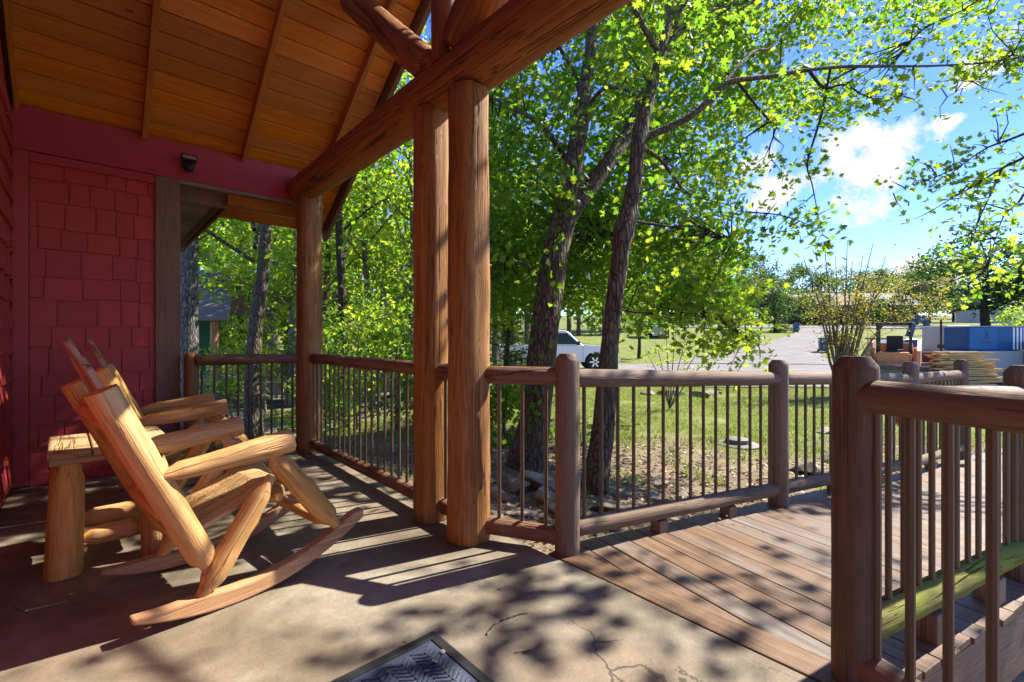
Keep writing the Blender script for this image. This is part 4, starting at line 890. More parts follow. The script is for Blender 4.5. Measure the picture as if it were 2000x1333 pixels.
# far houses
def house(px, d, L, dep, h, rh, az, label, wall, roof, nwin):
    p = base(px, d); Mx = frame(p, az); r = thing('house', label, 'house', M=Mx.copy())
    m = MB(); m.box((0, 0, h / 2 - .5), (L / 2, dep / 2, h / 2 + .5)); m.build('wall', wall, r, False, Mx)
    m = MB(); m.prism([(-dep / 2 - .7, h - .1), (0, h + rh), (dep / 2 + .7, h - .1), (dep / 2 + .7, h - .3), (0, h + rh - .25), (-dep / 2 - .7, h - .3)], -L / 2 - .6, L / 2 + .6, axis='x'); m.build('roof', roof, r, False, Mx)
    for i in range(nwin):
        x_ = -L / 2 + L * (i + .5) / nwin; m = MB(); m.box((x_, -dep / 2 - .02, h * .55), (.55, .04, .6)); f = m.build('window', M['white'], r, False, Mx)
        m = MB(); m.box((x_, -dep / 2 - .045, h * .55), (.47, .03, .52)); m.build('pane', M['glass'], f, False, Mx)
    m = MB(); m.box((L * .2, -dep / 2 - .02, 1.05), (.5, .05, 1.05)); m.build('door', M['trim'], r, False, Mx)
    return r, Mx
house(1665, 78, 15, 8, 2.9, 2.2, 92, 'long dark walled house with a grey roof behind the yellow bush', M['darkwall'], M['roofgrey'], 5)
hb_, Mh = house(1545, 84, 7, 8, 3.3, 1.9, 60, 'dark house end with a red brown gable left of the long house', M['darkwall'], M['trim'], 2)
house(1975, 88, 14, 8, 2.4, 1.6, 85, 'pale low building behind the dark round tree at the right', M['white'], M['roofgrey'], 4)
house(1283, 44, 1.9, 1.5, 1.3, .3, 95, 'small dark shed on the lawn behind the leaning branch', M['darkwall'], M['green'], 1)

# ------------------------------------------------------------------ neighbour cabin and walkway on the left
nb_ = thing('neighbour_cabin', 'green cabin with a dark shingle porch roof beyond the far railing', 'cabin', base(400, 15.5))
zg = -1.2
def seg_box(name, a, b, z0, z1, wd, mt, par, bev=0):
    a = Vector((a[0], a[1], 0)); b = Vector((b[0], b[1], 0)); d = (b - a); Lh = d.length; d.normalize(); m = MB(); m.box((0, 0, 0), (Lh / 2, wd / 2, (z1 - z0) / 2)); c = (a + b) / 2
    return m.build(name, mt, par, False, Matrix(((d.x, -d.y, 0, c.x), (d.y, d.x, 0, c.y), (0, 0, 1, (z0 + z1) / 2), (0, 0, 0, 1))))
dd = 15.2
X = lambda px, d=dd: (px - 1000) / F_PX * d
Zy = lambda py, d=dd: HCAM - (py - 666.5) / F_PX * d
seg_box('deck_floor', (X(250), dd + 1.2), (X(432), dd + 1.2), Zy(752), Zy(745), 3.0, M['soffit'], nb_)
seg_box('green_skirt', (X(250), dd + .02), (X(430), dd + .02), Zy(800), Zy(752), .12, M['green'], nb_)
log('log_post', (X(419), dd, Zy(752)), (X(419), dd, Zy(622)), .125, .12, M['post'], nb_, knots=2)
log('log_post', (X(300), dd, Zy(752)), (X(300), dd, Zy(622)), .125, .12, M['post'], nb_, knots=2)
seg_box('eave_beam', (X(240), dd), (X(446), dd), Zy(628), Zy(616), .25, M['trim'], nb_)
# roof slope facing the camera: eave at y 616, ridge at y 530 farther back
rv = [Vector((X(230), dd - .5, Zy(618, dd - .5))), Vector((X(447, dd - .5), dd - .5, Zy(618, dd - .5))), Vector((X(458, dd + 2.6), dd + 2.6, Zy(530, dd + 2.6))), Vector((X(230), dd + 2.6, Zy(530, dd + 2.6)))]
m = MB(); m.add(rv + [x - ZZ * .14 for x in rv], [(0, 1, 2, 3), (7, 6, 5, 4), (0, 4, 5, 1), (1, 5, 6, 2), (2, 6, 7, 3), (3, 7, 4, 0)]); m.build('roof', M['roofing'], nb_)
rv2 = [rv[3], rv[2], rv[2] + Vector((0, 3.0, -1.4)), rv[3] + Vector((0, 3, -1.4))]
m = MB(); m.add(rv2 + [x - ZZ * .14 for x in rv2], [(0, 1, 2, 3), (7, 6, 5, 4), (0, 4, 5, 1), (1, 5, 6, 2), (2, 6, 7, 3), (3, 7, 4, 0)]); m.build('roof', M['roofing'], nb_)
seg_box('wall', (X(250), dd + 3.6), (X(384, dd + 3.6), dd + 3.6), Zy(752), Zy(590), 2.0, M['green'], nb_)
nr = thing('walkway', 'brown raised walkway with a thin barred railing beyond the porch on the left', 'walkway', base(520, 15))
pts = [(X(428), dd), (X(560), dd), (X(740, 16), 16.0), (X(1010, 18), 18.0)]
for i in range(3):
    a, b = pts[i], pts[i + 1]
    seg_box('rim_board', a, b, Zy(772), Zy(751), .08, M['brownlog'], nr); a2, b2_ = (a[0], a[1] + 1.6), (b[0], b[1] + 1.6)
    seg_box('walk_floor', (a[0], a[1] + .8), (b[0], b[1] + .8), Zy(751), Zy(749), 1.6, M['deck'], nr)
    for oy in (0, 1.6):
        A = Vector((a[0], a[1] + oy, 0)); B = Vector((b[0], b[1] + oy, 0)); zt0, zb0 = Zy(697), Zy(743)
        m = MB(); m.tube([A + ZZ * zt0, B + ZZ * zt0], .05, 8); m.build('top_rail', M['brownlog'], nr, True)
        m = MB(); m.tube([A + ZZ * zb0, B + ZZ * zb0], .04, 8); m.build('bottom_rail', M['brownlog'], nr, True)
        n = int((B - A).length / .16)
        for k in range(n):
            q_ = A.lerp(B, (k + .5) / n); link(bpy.data.objects.new('baluster', bal_mesh(round(zt0 - zb0, 2), .012)), nr, Matrix.Translation(q_ + ZZ * zb0))
        for f in (0, .5, 1):
            q_ = A.lerp(B, f); log('post', q_ + ZZ * (tz(q_.x, q_.y) - .1), q_ + ZZ * (zt0 + .08), .065, .06, M['brownlog'], nr, seg=10)
# ------------------------------------------------------------------ leaves and trees
OAK = np.array([(0, -.5, 0), (.10, -.22, .02), (.40, -.30, .0), (.27, -.06, .04), (.5, .12, -.02), (.22, .18, .03), (.20, .40, 0), (0, .55, -.03), (-.20, .40, 0), (-.22, .18, .03), (-.5, .12, -.02), (-.27, -.06, .04), (-.40, -.30, 0), (-.10, -.22, .02), (0, .02, .06)])
OAKF = np.array([(i, (i + 1) % 14, 14) for i in range(14)])
DIA = np.array([(0, -.5, 0), (.34, .0, .07), (0, .55, 0), (-.34, 0, .07)]); DIAF = np.array([(0, 1, 2), (0, 2, 3)])
NDL = np.array([(0, -.5, 0), (.10, .0, .03), (0, .6, 0), (-.10, 0, .03)])
def leaf_cloud(name, C, size, mat, parent, tmpl=OAK, tf=OAKF, tint=None, upb=.55, svar=.35, kind='stuff', label=None, nrm=None):
    n = len(C); C = np.asarray(C)
    nv = rng.normal(size=(n, 3)) * (1 - upb * .6)[..., None] if isinstance(upb, np.ndarray) else rng.normal(size=(n, 3)) * (1 - upb * .55)
    if nrm is not None: nv = nv * .5 + nrm
    else: nv[:, 2] += upb * 1.2 * np.sign(rng.random(n) - .04)
    nv /= np.linalg.norm(nv, axis=1, keepdims=True) + 1e-9
    a = rng.normal(size=(n, 3)); a -= nv * (a * nv).sum(1, keepdims=True); a /= np.linalg.norm(a, axis=1, keepdims=True) + 1e-9; b = np.cross(nv, a)
    s = (size * (1 - svar + 2 * svar * rng.random(n)))[:, None, None]
    V3 = C[:, None, :] + s * (tmpl[None, :, 0:1] * a[:, None, :] + tmpl[None, :, 1:2] * b[:, None, :] + tmpl[None, :, 2:3] * nv[:, None, :] * (rng.random((n, 1, 1)) * 3 - .6))
    k = len(tmpl); F = (tf[None] + (np.arange(n) * k)[:, None, None]).reshape(-1)
    if tint is None: tint = rng.random(n)
    me = mesh_np(name, V3.reshape(-1, 3), F, np.full(n * len(tf), 3), mat, False, np.repeat(np.clip(tint, 0, 1), k))
    o = link(bpy.data.objects.new(name, me), parent, Matrix.Identity(4)); return tag(o, label, kind=kind)
def expand(cc, k, r, flat=.55, tint=None, tv=.22):
    n = len(cc); off = rng.normal(size=(n, k, 3)) * r * .55; off[:, :, 2] *= flat; off[:, :, 2] -= .12 * r * (off[:, :, 0] ** 2 + off[:, :, 1] ** 2) / r ** 2
    C = (cc[:, None, :] + off).reshape(-1, 3); t = np.repeat(tint if tint is not None else rng.random(n), k) + rng.normal(size=n * k) * tv
    return C, t
def holes(cc, f=.55, thr=-.25, seed=9):
    k = np.random.default_rng(seed); v = 0
    for i in range(4):
        d = k.normal(size=3); d /= np.linalg.norm(d); v = v + np.sin((cc @ d) * 6.28 * f * k.uniform(.6, 1.5) + k.uniform(0, 6))
    return cc[v / 4 > thr]
def ctube(name, pts, radii, mat, parent, seg=8, wob=.08, kind=None, sub=3, label=None):
    q_ = catmull(pts, sub); n = len(q_); rad = np.interp(np.linspace(0, 1, n), np.linspace(0, 1, len(radii)), radii)
    m = MB(); m.tube(q_, list(rad), seg, True, 0, wob, random.random() * 20); o = m.build(name, mat, parent, True, ang=80)
    if kind: o['kind'] = kind
    if label: o['label'] = label
    return o, q_
def twigs(parent, cc, anchors, mat, r=.006, every=1, maxd=2.2):
    A = np.array([tuple(p) for p in anchors]); m = MB()
    for c in cc[::every]:
        d = np.linalg.norm(A - c, axis=1); j = int(np.argmin(d + np.maximum(0, A[:, 2] - c[2]) * .5))
        if d[j] > maxd or d[j] < .05: continue
        a = Vector(A[j]); b = Vector(c); mid = a.lerp(b, .5) + Vector(rng.normal(size=3)) * d[j] * .10 + ZZ * d[j] * .06
        m.tube([a, a.lerp(mid, .6) , mid, mid.lerp(b, .6), b], [r * 1.7 * min(1.6, .6 + d[j]), r * 1.3, r, r * .7, r * .4], 4, False)
    if m.v: tag(m.build('twigs', mat, parent, True, ang=80), kind='stuff')
def PX(lst): return [P(*a) for a in lst]
def region(x0, x1, y0, y1, d0, d1, n, zmin=None):
    px = rng.uniform(x0, x1, n); py = rng.uniform(y0, y1, n); d = rng.uniform(d0, d1, n)
    return np.stack([(px - 1000) / F_PX * d, d, HCAM - (py - 666.5) / F_PX * d], -1)
def boxr(a, b, n): return rng.uniform(a, b, size=(n, 3))

def carve(cc, seed=2):               # thin the crowns where the porch gets its sun
    z = cc[:, 2]; fx_ = cc[:, 0] - z * S.x / S.z; fy_ = cc[:, 1] - z * S.y / S.z; r_ = np.random.default_rng(seed).random(len(cc))
    lit = (fx_ > -1.7) & (fx_ < .1) & (fy_ > 2.2) & (fy_ < 4.9)
    fore = (fx_ > -1.3) & (fx_ < 2.2) & (fy_ > .9) & (fy_ <= 2.2)
    left = (fx_ > -4.2) & (fx_ <= -1.7) & (fy_ > 1.2) & (fy_ < 5.5)
    vis = z < 1.15 + .74 * cc[:, 1]
    bank = (fx_ > .1) & (fx_ < 4.8) & (fy_ > 2.4) & (fy_ < 7.5)
    return cc[~((bank & (r_ < np.where(vis, .22, .75))) | (lit & (r_ < .95)) | (fore & (r_ < .15)) | (left & (r_ < .6)))]
# --- thick vine covered tree
b0 = P(1028, 925, 5.3); b0.z = tz(b0.x, b0.y) - .05
t1 = thing('maple_tree', 'thick forked tree with vine leaves on its trunk, just right of the log posts', 'tree', b0)
o, q1 = ctube('trunk', [b0 - ZZ * .1, b0 + ZZ * .18 + Vector((.02, 0, 0))] + PX([(1045, 820, 5.3), (1058, 700, 5.35), (1072, 580, 5.4), (1084, 500, 5.45), (1100, 430, 5.5), (1110, 395, 5.5), (1118, 340, 5.5), (1127, 280, 5.5), (1135, 235, 5.5), (1146, 150, 5.6), (1158, 50, 5.7), (1170, -90, 5.8), (1190, -300, 6)]), [.29, .22, .175, .165, .16, .155, .15, .145, .115, .105, .10, .075, .065, .05, .03], M['bark'], t1, 16, .10, sub=4)
o, q2 = ctube('branch', PX([(1112, 420, 5.5), (1135, 388, 5.5), (1168, 345, 5.6), (1197, 305, 5.7), (1225, 262, 5.9), (1258, 190, 6.1), (1305, 90, 6.3), (1355, -60, 6.6), (1400, -200, 7)]), [.11, .10, .095, .09, .08, .075, .06, .05, .03], M['bark'], t1, 10, .10, label='right hand fork of the trunk')
anc = q1[20:] + q2
for br, rr_b in (([(1120, 330, 5.5), (1060, 250, 5.6), (1010, 215, 5.8), (960, 190, 6.0), (890, 150, 6.4)], .035), ([(1135, 240, 5.5), (1165, 185, 5.2), (1200, 170, 5.0), (1240, 185, 4.9), (1262, 200, 4.9)], .028),
                 ([(1140, 200, 5.6), (1110, 120, 6.2), (1060, 40, 6.8), (1010, -80, 7.4)], .04), ([(1075, 555, 5.4), (1030, 520, 5.6), (985, 505, 5.9), (930, 500, 6.3)], .025), ([(1190, 312, 5.7), (1240, 330, 6.2), (1290, 320, 6.8), (1350, 300, 7.4)], .03), ([(1090, 470, 5.4), (1130, 455, 6.2), (1190, 450, 7.2)], .025)):
    o, q = ctube('branch', PX(br), [rr_b, rr_b * .8, rr_b * .55, rr_b * .3], M['bark'], t1, 7); anc += q
cc = np.concatenate([region(930, 1330, -260, 330, 5.2, 8.6, 900), region(930, 1230, 300, 600, 5.9, 9.0, 430), region(880, 1010, 80, 640, 6.0, 9.5, 240), region(1200, 1420, 380, 620, 6.0, 8.5, 150), region(950, 1300, -100, 520, 4.5, 5.3, 110), region(940, 1200, 380, 610, 6.5, 10, 200)])
cc = carve(holes(cc, .5, -.36, 4)); deep1 = region(960, 1440, -150, 520, 8.6, 11.0, 560)
C, t = expand(deep1, 20, .40, tint=rng.beta(1.3, 2.0, len(deep1))); leaf_cloud('crown', C, .115, M['leaf'], t1, tint=t, upb=.4)
C, t = expand(cc, 22, .32, tint=rng.beta(1.2, 2.2, len(cc)) * 1.0); leaf_cloud('crown', C, .082, M['leaf'], t1, tint=t, upb=.5)
twigs(t1, cc, anc, M['barkdark'], .005, 2, 1.5)
# vine leaves on the trunk
vp = []; vn = []
for i in range(90):
    j = rng.integers(8, 34); p = q1[j]; an = rng.uniform(-2.9, -.9); dr = Vector((math.cos(an), math.sin(an), 0)); rr_b = .17
    vp.append(tuple(p + dr * (rr_b + .02) + ZZ * rng.uniform(-.06, .06))); vn.append(tuple(dr))
leaf_cloud('vine_leaves', np.array(vp), .085, M['leaf'], t1, tint=rng.uniform(.1, .6, 90), nrm=np.array(vn))

# --- slimmer tree with the long right hand limb
b0 = P(1163, 985, 4.35); b0.z = tz(b0.x, b0.y) - .05
t2 = thing('oak_tree', 'slimmer dark tree behind the first ramp bars, sending a long limb to the right', 'tree', b0)
o, q1 = ctube('trunk', [b0 - ZZ * .1, b0 + ZZ * .2] + PX([(1176, 860, 4.4), (1186, 740, 4.5), (1190, 690, 4.55), (1199, 600, 4.6), (1212, 500, 4.6), (1217, 455, 4.62), (1232, 400, 4.7), (1241, 340, 4.7), (1245, 290, 4.7), (1252, 250, 4.75), (1268, 190, 4.8), (1290, 110, 4.9), (1305, 40, 5.0), (1320, -80, 5.1), (1350, -260, 5.3)]), [.15, .125, .105, .095, .09, .085, .085, .10, .085, .072, .07, .075, .06, .05, .042, .035, .02], M['bark'], t2, 14, .12, sub=4)
anc = q1[24:]
BR = [([(1250, 272, 4.75), (1300, 252, 4.75), (1350, 226, 4.8), (1395, 188, 4.85), (1412, 168, 4.9), (1440, 157, 4.9), (1500, 150, 5.0), (1560, 140, 5.1), (1640, 131, 5.2), (1750, 130, 5.3), (1850, 128, 5.4), (1960, 118, 5.5), (2080, 95, 5.6)], .042, 'long mossy limb reaching far to the right'),
      ([(1252, 286, 4.75), (1290, 312, 4.8), (1315, 345, 4.9), (1336, 372, 5.0), (1366, 386, 5.1), (1405, 396, 5.2), (1450, 410, 5.3)], .022, None),
      ([(1580, 138, 5.1), (1610, 172, 5.0), (1650, 166, 5.0), (1700, 192, 5.0), (1762, 188, 5.0)], .018, None),
      ([(1622, 132, 5.2), (1606, 218, 5.1), (1590, 272, 5.0), (1576, 322, 5.0), (1586, 360, 5.0), (1598, 420, 5.0), (1608, 460, 5.0)], .015, 'thin branch hanging down in front of the cloud'),
      ([(1400, 182, 4.85), (1450, 120, 5.2), (1475, 100, 5.5), (1510, 90, 5.7), (1560, 20, 6.0), (1590, -60, 6.3)], .024, None),
      ([(1405, 130, 5.4), (1440, 160, 5.4), (1478, 208, 5.3), (1512, 252, 5.2), (1502, 300, 5.1), (1532, 342, 5.1)], .02, None),
      ([(1208, 605, 4.6), (1260, 612, 4.8), (1330, 614, 5.0), (1400, 626, 5.1), (1445, 655, 5.2), (1480, 668, 5.3)], .014, 'low branch with bright leaves'),
      ([(1290, 110, 4.9), (1330, 60, 5.2), (1390, 20, 5.6), (1460, 5, 6.0), (1560, -30, 6.4)], .03, None),
      ([(1305, 40, 5.0), (1400, -60, 5.0), (1550, -160, 5.0), (1750, -220, 5.0), (1950, -260, 4.9)], .035, None),
      ([(1290, 110, 4.9), (1240, 20, 4.7), (1180, -120, 4.6), (1150, -300, 4.5)], .035, None),
      ([(1740, 130, 5.3), (1800, 60, 5.6), (1880, 20, 5.8), (1980, -40, 6.0)], .014, None), ([(1225, 430, 4.65), (1290, 440, 5.0), (1360, 450, 5.4), (1430, 470, 5.8)], .018, None), ([(1460, 415, 5.2), (1520, 420, 5.0), (1580, 440, 4.8), (1620, 470, 4.7)], .009, None)]
for pts, rr_b, lb in BR:
    o, q = ctube('branch', PX(pts), [rr_b, rr_b * .85, rr_b * .7, rr_b * .5, rr_b * .3, rr_b * .15], M['bark'] if rr_b > .02 else M['barkdark'], t2, 7, label=lb); anc += q
def along(pts, n, spread, f0=.25, dn=0.0):
    q = catmull(PX(pts), 6); q = q[int(len(q) * f0):]; out = []
    for i in range(n):
        p = q[rng.integers(0, len(q))]; o = rng.normal(size=3) * spread; out.append((p.x + o[0], p.y + o[1], p.z + o[2] - dn))
    return np.array(out)
dense = holes(np.concatenate([region(1200, 1440, -220, 420, 5.0, 8.0, 470), region(1440, 1520, -220, 250, 5.0, 7.0, 60), region(1440, 1660, -200, 235, 5.2, 7.5, 330), region(1640, 1960, -220, 105, 5.2, 7.0, 190), region(1220, 1440, 400, 600, 4.6, 7.0, 230), region(1180, 1420, 0, 420, 4.1, 4.9, 60), region(1460, 1600, 220, 330, 5.0, 6.5, 12)]), .6, -.22, 12)
dense = carve(dense, 5); deep2 = np.concatenate([region(1180, 1440, -180, 400, 8.4, 10.5, 330), region(1420, 1580, -180, 240, 8.2, 10.5, 190), region(1560, 1680, -150, 170, 8.0, 10, 70), region(1680, 1900, -150, 70, 7.5, 9, 50)])
C, t = expand(deep2, 18, .36, tint=rng.beta(1.5, 1.6, len(deep2))); leaf_cloud('crown', C, .11, M['leaf'], t2, tint=t, upb=.4)
spr = np.concatenate([along(BR[0][0], 70, .12, .3), along(BR[2][0], 18, .12), along(BR[3][0], 16, .10, .15), along(BR[5][0], 26, .14), along(BR[1][0], 20, .12), along(BR[12][0], 20, .13, .0, .03), along(BR[10][0], 22, .2)])
spr = carve(spr, 31)
low = np.concatenate([along(BR[6][0], 60, .22, .2), region(1300, 1440, 560, 690, 4.9, 6.0, 36)])
C1, ta = expand(dense, 22, .29, tint=rng.beta(1.2, 2.0, len(dense))); C2, tb_ = expand(spr, 9, .16, tint=rng.beta(1.3, 1.5, len(spr))); C3, tc_ = expand(low, 10, .20, tint=.5 + .5 * rng.random(len(low)))
leaf_cloud('crown', np.concatenate([C1, C2, C3]), .076, M['leaf'], t2, tint=np.concatenate([ta, tb_, tc_]), upb=.5)
# high, out-of-frame part of the crown that shades the porch
hi = np.concatenate([boxr((.8, 3.0, 5.0), (2.5, 5.4, 6.8), 62), boxr((3.0, 2.2, 4.75), (6.6, 4.8, 6.6), 85), boxr((2.3, 5.0, 6.0), (6.0, 8.5, 8.5), 45)])
hi = carve(holes(hi, .42, -.28, 3), 7)
C, t = expand(hi, 13, .30, tint=rng.beta(1.4, 1.5, len(hi))); leaf_cloud('crown', C, .10, M['leaf'], t2, tint=t, upb=.6)
anc2 = [Vector((1.3 + .3 * k, 4.5, 4.4 + .35 * k)) for k in range(8)] + [Vector((1.6 + .5 * k, 4.4 - .12 * k, 5.0 + .05 * k)) for k in range(10)]
ctube('branch', [P(1305, 40, 5.0), (2.3, 4.6, 5.1), (3.2, 4.2, 5.4), (4.4, 3.7, 5.6), (5.8, 3.3, 5.7)], [.04, .035, .03, .02, .01], M['bark'], t2, 7); anc2 += catmull([Vector((2.3, 4.6, 5.1)), Vector((3.2, 4.2, 5.4)), Vector((4.4, 3.7, 5.6)), Vector((5.8, 3.3, 5.7))], 5)
twigs(t2, np.concatenate([dense[::2], spr, low[::2]]), anc, M['barkdark'], .0048, 1, 1.4); twigs(t2, hi, anc2 + anc, M['barkdark'], .004, 3, 1.0)

# --- tree outside the frame on the right whose branches hang in
b0 = Vector((8.6, 5.2, tz(8.6, 5.2) - .1)); t3 = thing('elm_tree', 'tree outside the frame whose thin branches hang in from the right edge', 'tree', b0)
o, q = ctube('trunk', [b0, b0 + Vector((-.1, 0, 2)), b0 + Vector((-.2, -.1, 4)), b0 + Vector((-.5, -.3, 6.5)), b0 + Vector((-.6, -.3, 9))], [.24, .19, .16, .10, .04], M['bark'], t3, 12); anc = []
BR3 = [([(2350, 150, 5.4), (2120, 200, 5.2), (2000, 262, 5.0), (1930, 288, 4.95), (1880, 322, 4.9), (1850, 345, 4.9)], .022), ([(2350, 170, 5.4), (2100, 250, 5.2), (2000, 308, 5.0), (1955, 330, 5.0), (1905, 362, 4.9), (1855, 390, 4.9), (1820, 412, 4.9), (1770, 350, 4.9)][:7], .024),
       ([(1958, 328, 5.0), (1938, 372, 5.0), (1920, 412, 5.0), (1903, 455, 5.0), (1888, 500, 5.0)], .012), ([(2200, 260, 5.3), (2030, 350, 5.1), (1990, 395, 5.1), (1962, 420, 5.1), (1945, 465, 5.1), (1930, 520, 5.1)], .015), ([(2300, 60, 5.5), (2100, 70, 5.6), (1980, 105, 5.7), (1900, 160, 5.7), (1850, 190, 5.7)], .02), ([(1880, 322, 4.9), (1830, 345, 4.9), (1780, 362, 4.85), (1745, 378, 4.8)], .008)]
spr = []
for (pts, rr_b), n in zip(BR3, (20, 22, 9, 24, 30, 7)):
    o, qq = ctube('branch', PX(pts), [rr_b, rr_b * .8, rr_b * .55, rr_b * .3, rr_b * .15], M['barkdark'], t3, 6); anc += qq; spr.append(along(pts, n, .16, .3, .02))
spr += [region(1850, 2060, 480, 590, 5.4, 7.0, 34), region(1880, 2050, 120, 200, 5.4, 6.8, 14), region(1900, 2100, -100, 110, 5.4, 7, 40), region(1820, 1980, 320, 480, 5.0, 5.8, 16)]
spr = carve(np.concatenate(spr), 9); C1, ta = expand(spr, 8, .15, tint=rng.beta(1.4, 1.3, len(spr)))
hi = carve(holes(boxr((5.8, 2.0, 4.6), (10.5, 7.5, 8.5), 260), .42, -.2, 5), 8); hi = hi[(hi[:, 0] / hi[:, 1] > 1.13) | (hi[:, 2] - 1.1 > .76 * hi[:, 1])]
C2, tb_ = expand(hi, 12, .30); leaf_cloud('crown', np.concatenate([C1, C2]), .066, M['leaf'], t3, tint=np.concatenate([ta, tb_]), upb=.5)
twigs(t3, spr, anc, M['barkdark'], .0045, 1, 1.6)

# --- generic trees behind
def gen_tree(name, label, px, d, h, r0, cr, mat, leafm, nl, ls, c0=.35, lean=0, group=None, tmpl=DIA, tf=DIAF, tint=(1.3, 1.6), limbs=7, clump=.55, flat=.6, trunkonly=0, tb0=0.0, vis=None, cone=False, bark_top=.8):
    x = (px - 1000) / F_PX * d; z0 = tz(x, d) - .1; b = Vector((x, d, z0)); r = thing(name, label, 'tree', b, group); top = b + Vector((lean, 0, h * bark_top))
    o, q = ctube('trunk', [b, b.lerp(top, .3) + Vector(rng.normal(size=3)) * .008 * h, b.lerp(top, .65) + Vector(rng.normal(size=3)) * .012 * h, top], [r0 * 1.3, r0, r0 * .75, r0 * .3], mat, r, 9, .10, sub=4)
    cl_ = []; mb = MB(); anchors = []
    for k in range(limbs):
        f = c0 + (bark_top + .02 - c0) * (k + rng.random()) / limbs; a = b.lerp(top, min(f / bark_top, 1)); an = rng.uniform(0, 6.283); Lr = cr * (1.0 - .45 * (f - c0) / (1 - c0)) * rng.uniform(.7, 1.1)
        if cone: Lr = cr * (1.02 - (f - c0) / (1 - c0)) 
        e = a + Vector((math.cos(an) * Lr, math.sin(an) * Lr, (h * .16 * rng.uniform(.4, 1.3)) if not cone else -.05 * h * rng.random())); mid = a.lerp(e, .5) + ZZ * Lr * .12
        mb.tube(catmull([a, mid, e], 3), list(np.linspace(r0 * .32, r0 * .06, 7)), 5, False); anchors += catmull([a, mid, e], 6)[2:]
    tag(mb.build('limbs', mat, r, True, ang=80), kind='stuff')
    nc = max(30, nl // 22); A = np.array([tuple(p) for p in anchors]); cc = A[rng.integers(0, len(A), nc)] + rng.normal(size=(nc, 3)) * clump * np.array([.8, .8, flat * .8])
    if not cone:
        th = rng.uniform(0, 6.283, nc // 2); ph = rng.uniform(-.8, 1, nc // 2); rr2 = rng.uniform(.55, 1, nc // 2); cz = z0 + h * (c0 + 1) / 2
        cc = np.concatenate([cc, np.stack([b.x + lean + np.cos(th) * cr * rr2 * np.sqrt(1 - np.clip(ph, -1, 1) ** 2 * .8), b.y + np.sin(th) * cr * rr2 * np.sqrt(1 - ph ** 2 * .8), cz + ph * h * (1 - c0) / 2 * rr2], -1)]); cc = holes(cc, .9 / cr, -.42, int(rng.integers(0, 999)))
    else:
        f = rng.beta(1, 1.7, nc); th = rng.uniform(0, 6.283, nc); R_ = cr * (1 - f) * np.sqrt(rng.random(nc)); cc = np.concatenate([cc, np.stack([b.x + np.cos(th) * R_, b.y + np.sin(th) * R_, z0 + h * (c0 + (1 - c0) * f)], -1)])
    k = max(4, nl // len(cc)); C, t = expand(cc, k, clump, flat, tint=rng.beta(tint[0], tint[1], len(cc))); leaf_cloud('crown', C, ls, leafm, r, tmpl, tf, tint=t, upb=.4)
    return r
g1 = 'woodland trees left of the porch'
spec = [(360, 9.0, 9.5, .17, 2.0, 'barkgrey', .55, 'pale grey trunk right beside the brown corner board'), (497, 9.7, 8.5, .15, 2.6, 'bark', .42, 'dark straight trunk behind the middle of the far railing'), (672, 11.0, 10, .105, 2.4, 'barkdark', .40, 'nearly black straight trunk just right of the corner post'),
        (575, 15, 9, .14, 3.0, 'barkgrey', .3, 'trunk hidden by the corner post'), (532, 18, 9, .19, 3.2, 'barkgrey', .3, 'grey leaning trunk left of the corner post'), (602, 20, 9, .16, 3.2, 'bark', .25, 'woodland tree directly behind the corner post'),
        (640, 16, 10, .12, 2.8, 'bark', .3, 'leafy tree between the corner post and the black trunk'), (725, 13.5, 10.5, .10, 2.8, 'bark', .25, 'leafy tree right of the black trunk'), (755, 19, 12, .14, 3.4, 'barkgrey', .25, 'taller tree deeper in the wood right of the black trunk'),
        (797, 12.5, 10, .085, 2.2, 'barkgrey', .3, 'thin grey curved tree just left of the tall log posts'), (812, 17, 12, .12, 3.4, 'bark', .2, 'tree half hidden by the left tall log post'), (870, 14, 12, .12, 3.0, 'bark', .25, 'tree behind the tall log posts'), (905, 20, 13, .14, 3.8, 'bark', .22, 'deep woodland tree behind the widest log post'), (965, 17, 10, .10, 2.8, 'bark', .22, 'tree seen just right of the widest log post'),
        (1030, 27, 11, .15, 4.2, 'bark', .25, 'tree beyond the pickup truck'), (1110, 31, 10, .15, 4.0, 'bark', .25, 'tree beyond the pickup between the two near trunks'), (1000, 36, 11, .2, 5.0, 'bark', .15, 'far tree above the truck bed'), (1180, 37, 9.5, .15, 4.2, 'bark', .22, 'far tree behind the slim dark trunk')]
for i, (px, d, h, r0, cr, bk, c0, lb) in enumerate(spec):
    gen_tree('woodland_tree', lb, px, d, h, r0, cr, M[bk], M['leaf'], int(2400 if d < 14 else 1750), .13 if d < 14 else .17 + d * .002, c0=c0, group=g1, clump=.42 if d < 14 else .6, tint=(1.7, 1.3), limbs=9)
fillx = [(380, 24), (430, 30), (470, 25), (520, 33), (565, 27), (615, 34), (660, 24), (700, 29), (745, 36), (790, 25), (835, 31), (885, 27), (930, 35), (985, 44), (340, 34), (300, 28), (450, 44), (600, 46), (760, 48), (900, 50), (1060, 50), (1130, 46), (1210, 52), (1270, 58), (1340, 66)]
dirs = ['left of the neighbour cabin', 'behind the neighbour cabin roof', 'right of the neighbour cabin roof', 'beyond the far railing', 'beyond the walkway']
